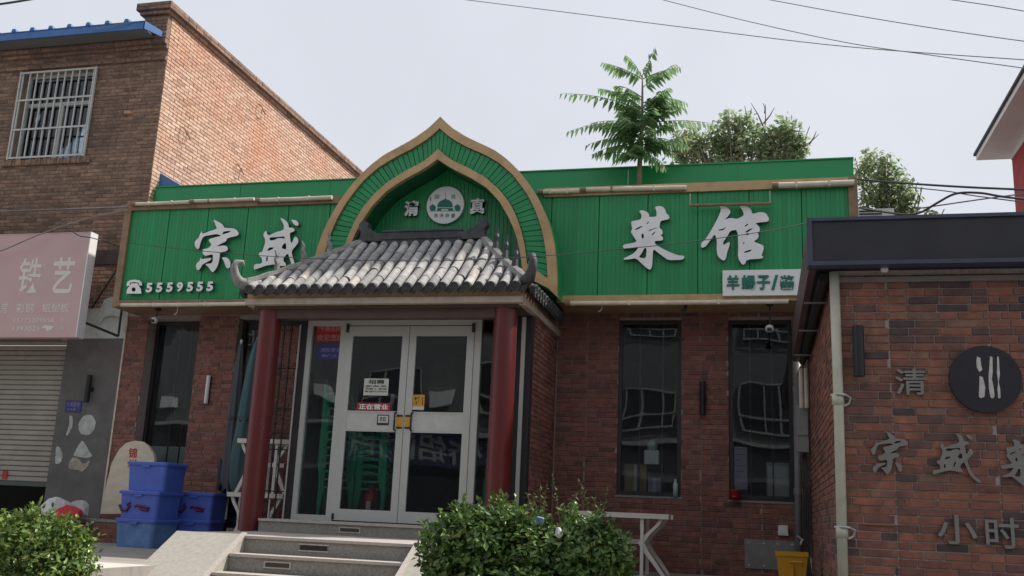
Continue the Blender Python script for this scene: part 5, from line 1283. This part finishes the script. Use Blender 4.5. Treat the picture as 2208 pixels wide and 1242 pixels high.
# ================================================================== BUILDING ACROSS THE STREET (seen mirrored in the glass)
ob = thing('street_building', (-6, -9, 0), 'grey building across the street mirrored in the door and window glass', 'building')
YO = -9.0
part('wall', MB().box(-30, 14, YO-4, YO, 0, 10.4), m_opp, ob)
part('shopfront', MB().box(-29, 13, YO+.002, YO+.06, .3, 3.0), M('shopfront_dark', (.04,.04,.045), .3), ob)
for i in range(9):
    xw = -27+i*4.4
    for zf in (5.0, 8.2):
        f = part('window', MB().box(xw, xw+2.0, YO+.002, YO+.10, zf, zf+1.6), m_oppdark, ob)
        m = MB()
        for u in (0, .66, 1.33, 1.93): m.box(xw+u, xw+u+.07, YO+.101, YO+.15, zf, zf+1.6)
        m.box(xw, xw+2.0, YO+.1505, YO+.17, zf, zf+.07).box(xw, xw+2.0, YO+.1505, YO+.17, zf+1.53, zf+1.6).box(xw, xw+2.0, YO+.1505, YO+.17, zf+.5, zf+.56)
        part('frame', m, m_oppframe, f)
    part('air_conditioner', MB().box(xw+2.4, xw+3.2, YO+.05, YO+.4, 5.3, 5.85), m_ac, ob)
    part('air_conditioner', MB().box(xw+2.5, xw+3.3, YO+.05, YO+.4, 8.9, 9.45), m_ac, ob)
part('ledge', MB().box(-30, 14, YO+.002, YO+.5, 4.45, 4.6), m_oppframe, ob)
sb_ = part('sign_board', MB().box(-15, -7.2, YO+.061, YO+.25, 3.2, 4.4), m_oppsign, ob)
me = None
def wall_text(s, x0, x1, z0, z1):
    o = text('lettering', s, 0, x1-x0, 0, z1-z0, 0, .01, m_oppframe, ob, .02)
    me = o.data
    for v in me.vertices: v.co = v.co + ORIG[ob]; v.co = Vector((x1-v.co.x, YO+.255-v.co.y, z0+v.co.z))-ORIG[ob]
wall_text('断桥铝门窗', -14.4, -8.0, 3.35, 4.2)

# ================================================================== VEGETATION
def leaf_quads(mb, centers, normals, dirs, L, W):
    """folded diamond leaves: base, two sides, tip (two triangles sharing the midrib)"""
    for c, n_, d, l, w_ in zip(centers, normals, dirs, L, W):
        s = np.cross(n_, d); ns = np.linalg.norm(s)
        if ns < 1e-6: continue
        s /= ns
        o = len(mb.v)
        up_ = n_*w_*.25
        mb.v += [tuple(c), tuple(c+d*l*.45+s*w_+up_), tuple(c+d*l), tuple(c+d*l*.45-s*w_+up_)]
        mb.f += [(o,o+1,o+2), (o,o+2,o+3)]
    return mb
def raw_mesh(mb, name, mats, origin):
    me = bpy.data.meshes.new(name); me.from_pydata([(x-origin[0],y-origin[1],z-origin[2]) for x,y,z in mb.v], [], mb.f)
    me.materials.append(mats); return me
def unit(v): return v/np.linalg.norm(v, axis=-1, keepdims=True)
def leaf_cloud(blobs, n, lsize, seed, shell=.55, droop=0.0):
    g = np.random.default_rng(seed); mb = MB()
    vol = np.array([b[3]*b[4]*b[5] for b in blobs])**.67; pr = vol/vol.sum()
    idx = g.choice(len(blobs), n, p=pr)
    B = np.array(blobs)[idx]
    d = unit(g.normal(size=(n,3)))
    rad = shell+(1-shell)*g.random(n)**.6
    lump = 1+.16*np.sin(d[:,0]*7+B[:,0]*9)*np.sin(d[:,2]*8+B[:,2]*5)+.10*np.sin(d[:,1]*13+d[:,2]*11)
    c = B[:,:3]+d*rad[:,None]*lump[:,None]*B[:,3:6]
    nrm = unit(d*.7+g.normal(size=(n,3))*.6+np.array([0,0,.5]))
    dr = unit(g.normal(size=(n,3))+d*.5+np.array([0,0,.3-droop]))
    dr = unit(dr-nrm*(dr*nrm).sum(1)[:,None])
    L = lsize*g.uniform(.65,1.3,n); W = L*g.uniform(.22,.33,n)
    return leaf_quads(mb, c, nrm, dr, L, W)
def shrub(name, base, blobs, n, lsize, mat, label, seed):
    t = thing(name, base, label, 'shrub')
    me = raw_mesh(leaf_cloud(blobs, n, lsize, seed), 'foliage', mat, base); o = link('foliage', me, t); ORIG[o] = ORIG[t]; o['kind'] = 'stuff'
    rd = random.Random(seed); lf = MB(); tw_ = MB()
    for i in range(150):
        b = rd.choice(blobs); th = rd.uniform(0, 6.283); ph_ = rd.uniform(.1, 1.45)
        d_ = np.array([math.cos(th)*math.cos(ph_), math.sin(th)*math.cos(ph_), math.sin(ph_)])
        p0 = np.array(b[:3])+d_*np.array(b[3:6])*.85; ln = rd.uniform(.05,.14); dv = unit(d_+np.array([0,0,.6])+np.array([rd.uniform(-.4,.4) for _ in range(3)]))
        tw_.tube([Vector(p0), Vector(p0+dv*ln)], [.003,.0015], 4)
        for k in range(9):
            q_ = p0+dv*ln*(.25+.75*k/8); sd_ = unit(np.array([rd.uniform(-1,1) for _ in range(3)])+dv*.6)
            leaf_quads(lf, [q_], [unit(np.array([rd.uniform(-.6,.6), rd.uniform(-.6,.6), 1]))], [sd_], [lsize*rd.uniform(.6,1.1)], [lsize*.26])
    o = link('sprigs', raw_mesh(lf, 'sprigs', mat, base), t); ORIG[o] = ORIG[t]; o['kind'] = 'stuff'
    part('twigs', tw_, m_twig, t, kind='stuff')
    m = MB()
    for i in range(46):
        b = rd.choice(blobs); e_ = Vector((b[0]+rd.uniform(-.8,.8)*b[3], b[1]+rd.uniform(-.8,.8)*b[4], b[2]+rd.uniform(-.3,.85)*b[5]))
        s_ = Vector((base[0]+rd.uniform(-.25,.25), base[1]+rd.uniform(-.15,.15), base[2]))
        m.tube([s_, s_.lerp(e_, .5)+Vector((rd.uniform(-.06,.06), rd.uniform(-.06,.06), .08)), e_], [.014,.009,.004], 5)
    part('stems', m, m_twig, t, kind='stuff')
    return t
# left shrub
YB = 7.55
def bl(px, py, Y, rx, ry, rz): q = P(px, py, Y); return (q[0], Y, q[1], rx, ry, rz)
blobs = [bl(60,1190,YB,.36,.40,.30), bl(-60,1180,YB,.40,.42,.33), bl(130,1210,YB-.05,.26,.34,.30), bl(70,1150,YB,.17,.2,.16), bl(10,1165,YB+.1,.22,.25,.2), bl(150,1175,YB,.15,.2,.15), bl(-30,1320,YB,.45,.45,.45), bl(110,1300,YB-.1,.35,.4,.40)]
shrub('round_shrub', (P(40,1242,YB)[0], YB, 0), blobs, 13000, .056, m_leaf_bush, 'sunlit clipped shrub in the lower left corner', 51)
YB2 = 7.9
blobs = [bl(1040,1150,YB2,.34,.40,.24), bl(960,1170,YB2,.20,.3,.26), bl(1080,1112,YB2,.24,.26,.15), bl(1010,1112,YB2,.16,.2,.11), bl(1160,1180,YB2,.34,.36,.26), bl(1260,1180,YB2,.30,.36,.27), bl(1310,1190,YB2,.20,.3,.26), bl(1250,1125,YB2,.16,.2,.10), bl(1150,1130,YB2,.16,.2,.12), bl(1000,1250,YB2-.05,.34,.4,.36), bl(1130,1280,YB2-.1,.4,.4,.40), bl(1270,1260,YB2-.05,.34,.38,.36)]
blobs = [b[:2]+(b[2]-.07,)+b[3:] for b in blobs]
shrub('round_shrub', (P(1130,1242,YB2)[0], YB2, 0), blobs, 23000, .060, m_leaf_bush2, 'large dark green shrub before the right end of the steps', 52)
# something pale caught in the shrub
q = P3(1205, 1148, 7.62); crumple('litter_bag', tuple(q), (.035,.03,.055), m_bag, 'scrap of white plastic caught in the middle of the large shrub', 15, 'litter')
q = P3(1166, 1122, 7.7); crumple('litter_bag', tuple(q), (.035,.03,.035), M('blue_scrap', (.14,.18,.34), .5), 'scrap of blue plastic caught near the top of the large shrub', 16, 'litter')
# tall wispy weeds behind the shrub
wd_ = thing('tall_weed', (P(1200,1100,9.5)[0], 9.5, TE), 'wispy tall weeds rising behind the large shrub', 'weed')
rd = random.Random(5); mb = MB(); lf = MB()
for (b_, tps) in (((1168,1110), [(1150,1058),(1178,1050),(1135,1062),(1165,1040)]), ((1215,1105),[(1190,1020),(1245,1060),(1262,1078),(1230,1072)]), ((1290,1110),[(1250,1040),(1310,1060),(1280,1075)]), ((1250,1110),[(1215,1090),(1235,1095),(1300,1085)])):
    for tp in tps:
        a, e_ = P3(*b_, 9.5), P3(*tp, 9.5+rd.uniform(-.2,.2)); a.z -= .3
        mdl = a.lerp(e_, .55)+Vector((0,0,.06)); mb.tube([a, mdl, e_], [.006,.004,.002], 4)
        for k in range(26):
            u = rd.uniform(.3, 1); c = np.array(a.lerp(mdl, u*2) if u < .5 else mdl.lerp(e_, u*2-1))
            dv = unit(np.array([rd.uniform(-1,1), rd.uniform(-1,1), rd.uniform(-.7,.7)]))
            nv = unit(np.array([rd.uniform(-.5,.5), rd.uniform(-.5,.5), 1])); leaf_quads(lf, [c], [nv], [dv], [rd.uniform(.03,.07)], [.006])
part('stems', mb, m_leaf_grass, wd_, kind='stuff')
o = link('leaves', raw_mesh(lf, 'leaves', m_leaf_grass, ORIG[wd_]), wd_); o['kind'] = 'stuff'

# ---- pinnate tree growing out of the gutter
YT = 13.62
z66 = lambda x, y: P3(1180+x*.27372, 80+y*.27372, YT)
tr = thing('tree_of_heaven', tuple(Vector((z66(722,1160).x, YT, 6.10))), 'young tree with long pinnate fronds growing behind the sign top', 'tree')
tb = Vector((z66(722,1160).x, YT, 6.10))
trunk = [tb, z66(728,1000), z66(740,780), z66(748,560), z66(750,400), z66(750,300)]
part('trunk', MB().tube(trunk, [.042,.036,.028,.02,.014,.008], 8), m_bark, tr, smooth=True)
def frond(a, b, sag, n, ll, seed):
    g = np.random.default_rng(seed); a = np.array(a); b = np.array(b); m = MB()
    mid_ = (a+b)/2+np.array([0,0,sag]); L_tot = np.linalg.norm(b-a)
    pts = [(1-u)**2*a+2*u*(1-u)*mid_+u*u*b for u in np.linspace(0,1,14)]
    m.tube([Vector(p) for p in pts], list(np.linspace(.008,.002,14)), 4)
    for i in range(n):
        u = .10+.88*i/(n-1); p = (1-u)**2*a+2*u*(1-u)*mid_+u*u*b
        tg = unit(2*(1-u)*(mid_-a)+2*u*(b-mid_))
        sd = np.cross(tg, np.array([0,0,1.])); sd = unit(sd) if np.linalg.norm(sd) > .2 else np.array([0,1.,0])
        nv = unit(np.cross(sd, tg)); 
        if nv[2] < 0: nv = -nv
        env = ll*(.55+.75*math.sin(math.pi*min(u*.85+.15,1))**.7)
        for s_ in (-1, 1):
            d_ = unit(sd*s_*g.uniform(.75,1.0)+tg*g.uniform(.3,.5)+np.array([0,0,-.42+g.uniform(-.22,.22)])+g.normal(size=3)*.04)
            ln = env*g.uniform(.8,1.15)
            if g.random() < .05: continue
            nn = unit(nv+sd*s_*.35); sv = unit(np.cross(nn, d_)); w_ = ln*.15
            o = len(m.v)
            m.v += [tuple(p), tuple(p+d_*ln*.25+sv*w_), tuple(p+d_*ln*.62+sv*w_*.75-np.array([0,0,.1*ln])), tuple(p+d_*ln-np.array([0,0,.22*ln])), tuple(p+d_*ln*.62-sv*w_*.75-np.array([0,0,.1*ln])), tuple(p+d_*ln*.25-sv*w_)]
            m.f += [(o,o+1,o+5),(o+1,o+2,o+4,o+5),(o+2,o+3,o+4)]
    return m
FR = [((750,305),(852,95),.02),((748,320),(622,160),.10),((745,330),(445,240),.08),((752,330),(1040,200),.06),((750,400),(1025,268),.06),((748,480),(530,385),.10),((748,500),(480,395),.12),((748,580),(120,488),.16),((748,560),(400,400),.13),((750,520),(1100,510),.16),((750,560),(975,445),.08),((750,620),(1092,575),.16),((748,690),(1345,672),.13),((745,720),(160,752),.20),((742,700),(330,660),.12),((742,790),(318,885),.12),((740,850),(368,945),.12),((738,900),(535,1015),.08),((745,740),(1010,705),.1),((745,800),(1100,790),.12),((742,850),(1010,905),.1),((740,900),(930,985),.06),((745,720),(590,690),.08),((742,780),(540,770),.1),((745,760),(860,620),.06),((748,640),(590,560),.07),((748,640),(900,560),.08),((742,820),(620,880),.07),((742,800),(880,830),.08),((740,920),(640,985),.04),((740,880),(820,985),.05),((745,700),(680,600),.05)]
gg = random.Random(9)
for i, (a, b, sg_) in enumerate(FR):
    A = z66(*a); B = z66(*b); B.y += gg.uniform(-.45,.45)*(1 if i > 17 else .5); 
    if B.y > 13.95 and B.z < 6.9: B.y = 13.9
    part('frond', frond(A, B, sg_, 15 if (A-B).length > .5 else 11, .145, 100+i), m_leaf_ail, tr)
for i in range(24):
    A = z66(746, 560+17*i); an_ = gg.uniform(0, 6.28); r = gg.uniform(.4,.85)
    B = A+Vector((math.cos(an_)*r, math.sin(an_)*r*.7, gg.uniform(-.05,.38))); 
    if B.y > 13.9: B.y = 13.9-gg.uniform(0,.2)
    part('frond', frond(A, B, .08, 11, .14, 200+i), m_leaf_ail, tr)
# ---- bushy trees behind
def far_tree(base, blobs, n, ls, label, seed, twigs=()):
    t = thing('leafy_tree', base, label, 'tree', 'trees behind the restaurant')
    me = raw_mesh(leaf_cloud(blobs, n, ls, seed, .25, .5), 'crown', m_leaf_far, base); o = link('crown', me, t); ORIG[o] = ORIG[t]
    rd = random.Random(seed); m = MB(); b0 = Vector(base); top = Vector((base[0], base[1], max(b[2] for b in blobs)))
    m.tube([b0, b0.lerp(top,.5), top], [.16,.12,.05], 8); part('trunk', m, m_bark, t)
    for b in blobs:
        e_ = Vector(b[:3])+Vector((rd.uniform(-.3,.3), 0, b[5]*.5)); s_ = b0.lerp(top, rd.uniform(.5,.85))
        part('limb', MB().tube([s_, s_.lerp(e_,.5)+Vector((0,0,.1)), e_], [.03,.02,.008], 5), m_bark, t)
    for a, c in twigs: part('bare_twig', MB().tube([a, a.lerp(c,.5)+Vector((.02,0,0)), c], [.02,.012,.005], 5), m_twig, t)
    return t
YF = 19.0
z6f = lambda x, y: P3(1180+x*.27372, 80+y*.27372, YF)
def fb(x, y, r, rz=None): q = z6f(x, y); return (q.x, YF+random.uniform(-.3,.3), q.z, r, r*.8, rz or r)
bb = [fb(1150,800,.42), fb(1300,860,.5), fb(1420,760,.50), fb(1540,720,.42), fb(1620,800,.45), fb(1450,880,.5), fb(1600,900,.5), fb(1750,880,.45), fb(1880,760,.38), fb(1900,860,.42), fb(1980,900,.35), fb(1080,900,.4), fb(1200,960,.5), fb(1700,980,.5), fb(1850,960,.5), fb(1410,660,.16), fb(1580,680,.2), fb(1880,700,.2), fb(1440,1000,.6)]
tw = [(z6f(1700,830),z6f(1720,530)),(z6f(1700,700),z6f(1605,520)),(z6f(1705,680),z6f(1790,555)),(z6f(1570,700),z6f(1555,540)),(z6f(1490,690),z6f(1460,570)),(z6f(1990,890),z6f(2140,765)),(z6f(2060,850),z6f(2120,740)),(z6f(1940,740),z6f(2030,745)),(z6f(1715,600),z6f(1700,520)),(z6f(1580,640),z6f(1610,560))]
bb = bb+[fb(1000+gg.random()*1000, 780+gg.random()*180, gg.uniform(.12,.28)) for _ in range(40)]+[fb(x_, y_, .13) for x_, y_ in ((1400,640),(1440,650),(1560,655),(1620,700),(1850,690),(1900,690),(1960,740),(1130,760),(1230,770),(1330,740),(1060,820),(2000,850),(1820,760),(1380,700),(1500,690))]
bb = [b if b[3] < .3 else b[:3]+(b[3]*.72, b[4]*.8, b[5]*.72) for b in bb]
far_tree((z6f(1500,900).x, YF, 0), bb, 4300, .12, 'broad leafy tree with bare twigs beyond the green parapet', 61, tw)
z9 = lambda x, y: P3(1820+x*.3865, y*.3865, 17.5)
def fb2(x, y, r): q = z9(x, y); return (q.x, 17.5+random.uniform(-.2,.2), q.z, r, r*.8, r)
bb = [fb2(150,920,.24), fb2(110,960,.25), fb2(230,970,.28), fb2(300,1030,.28), fb2(170,1050,.32), fb2(330,1100,.26), fb2(250,1120,.34), fb2(350,1160,.22), fb2(150,1150,.3), fb2(300,1200,.3), fb2(150,880,.12), fb2(400,1115,.08), fb2(465,1190,.09)]
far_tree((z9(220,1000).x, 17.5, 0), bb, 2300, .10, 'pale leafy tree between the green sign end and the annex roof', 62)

# ================================================================== NEIGHBOUR AT THE RIGHT EDGE, AIR CONDITIONER
nb = thing('gabled_neighbour', (5.2, 14, 0), 'red walled gabled building with white eaves at the right edge', 'building')
YN0, YN1 = 14.3, 20.0
ex_, ez_ = P(2105, 346, YN1); wx, wzt = P(2174, 356, YN1)
part('wall', MB().box(wx, wx+5, YN0, YN1-.3, 0, wzt), m_redwall, nb)
part('frieze', MB().box(wx-.015, wx+5, YN0-.01, YN1-.29, wzt+.001, ez_), m_whiter, nb)
part('eave', MB().box(ex_, wx+5.6, YN0-.6, YN1, ez_+.001, ez_+.10), m_whiter, nb)
part('roof', MB().add([(ex_-.04,YN0-.64,ez_+.101),(wx+5.6,YN0-.64,ez_+.101),(wx+5.6,YN1+.04,ez_+.101),(ex_-.04,YN1+.04,ez_+.101),(ex_-.04,YN0-.64,ez_+.15),(ex_-.04,YN1+.04,ez_+.15),(wx+2.5,YN0+1.5,ez_+1.2),(wx+2.5,YN1-2,ez_+1.2),(wx+5.6,YN0-.64,ez_+.15),(wx+5.6,YN1+.04,ez_+.15)], [(0,3,2,1),(0,4,5,3),(4,6,7,5),(0,1,8,4),(4,8,6),(8,9,7,6),(3,5,9,2),(5,7,9),(1,2,9,8)]), m_tiledark, nb)
q = P3(1893, 470, 15.5)
t = thing('air_conditioner', (q.x, 15.5, q.z-.5), 'white air conditioner unit behind the annex roof', 'air conditioner')
part('case', MB().box(q.x-.30, q.x+.24, 15.5, 15.8, q.z-.5, q.z+.15), m_ac, t)
for k in range(3): part('vent', MB().box(q.x-.27, q.x+.06, 15.49, 15.499, q.z+.01+.045*k, q.z+.035+.045*k), m_dark, t)

# ================================================================== WIRES
def wire(pts, r, label, mat=m_cable):
    P_ = [P3(a, b, Y) for a, b, Y in pts]
    # smooth through the points
    out = []
    n_ = len(P_)
    for i in range(n_-1):
        p0, p1, p2, p3 = P_[max(i-1,0)], P_[i], P_[i+1], P_[min(i+2,n_-1)]
        for u in np.linspace(0, 1, 9)[:-1]:
            out.append(.5*((2*p1)+(p2-p0)*u+(2*p0-5*p1+4*p2-p3)*u*u+(3*p1-p0-3*p2+p3)*u**3))
    out.append(P_[-1])
    solo('overhead_wire', MB().tube(out, r, 5), mat, label, 'wire')
wire([(960,-6,14),(1200,24,13.4),(1500,62,12.8),(1820,100,12.2),(2208,129,11.5),(2300,134,11.4)], .0062, 'longest overhead wire crossing the sky from above the arch to the right edge', m_cablel)
wire([(1400,-8,14),(1600,43,13.4),(1820,91,12.8),(2000,118,12.2),(2200,146,11.5),(2300,160,11.2)], .0062, 'overhead wire crossing the longest wire above the annex', m_cablel)
wire([(1630,-6,13.5),(1820,29,12.8),(2020,62,12.2),(2208,89,11.6),(2300,100,11.4)], .0062, 'upper overhead wire at the top right of the sky', m_cablel)
wire([(2040,-2,12.5),(2130,11,12.2),(2208,24,12),(2300,40,11.8)], .0062, 'short overhead wire in the top right corner', m_cablel)
wire([(-40,14,10),(20,6,10),(80,-4,10)], .016, 'thick cable cutting the top left corner', m_cable)
wire([(1840,386,13.3),(1960,396,13),(2090,404,12.6),(2208,409,12.2),(2300,412,12)], .015, 'straight black cable from the sign end to the right edge', m_cable)
wire([(1860,450,13.3),(1945,462,13.2),(1985,458,13),(2020,438,12.8),(2060,418,12.6),(2110,416,12.5),(2160,424,12.3),(2208,429,12.1),(2300,436,12)], .015, 'black cable drooping in a loop behind the annex roof', m_cable)
wire([(1962,404,13),(2040,412,12.7),(2100,422,12.5),(2208,436,12.2),(2300,446,12)], .008, 'thin grey wire under the straight black cable', m_cablel)
wire([(1978,450,13),(2060,438,12.7),(2130,428,12.4),(2208,418,12.2),(2300,408,12)], .009, 'thin grey wire rising to the red wall', m_cablel)
wire([(278,524,12.95),(420,540,12.4),(640,556,11.5),(900,563,11.2),(1120,555,11.3),(1320,539,11.5),(1500,520,11.7),(1660,497,12.0),(1750,478,12.2)], .0055, 'thin dark wire slung across the front of the green sign')
wire([(-30,456,13.3),(100,452,13.3),(275,446,13.15)], .011, 'upper pale wire running from the left edge to the sign corner', m_cablel)
wire([(-30,550,13.05),(10,538,13.0),(70,512,13.0),(130,489,13.1),(200,468,13.1),(276,453,13.12)], .010, 'pale wire sweeping over the pink board to the sign corner', m_cablel)
wire([(150,494,13.0),(170,508,13.0),(198,513,13.05),(230,522,13.3),(258,532,13.5)], .009, 'short dark wire behind the corner of the pink board')
wire([(200,65,13.4),(270,50,13.4),(322,52,13.6)], .007, 'thin wire from the blue eave to the corner pier', m_cablel)
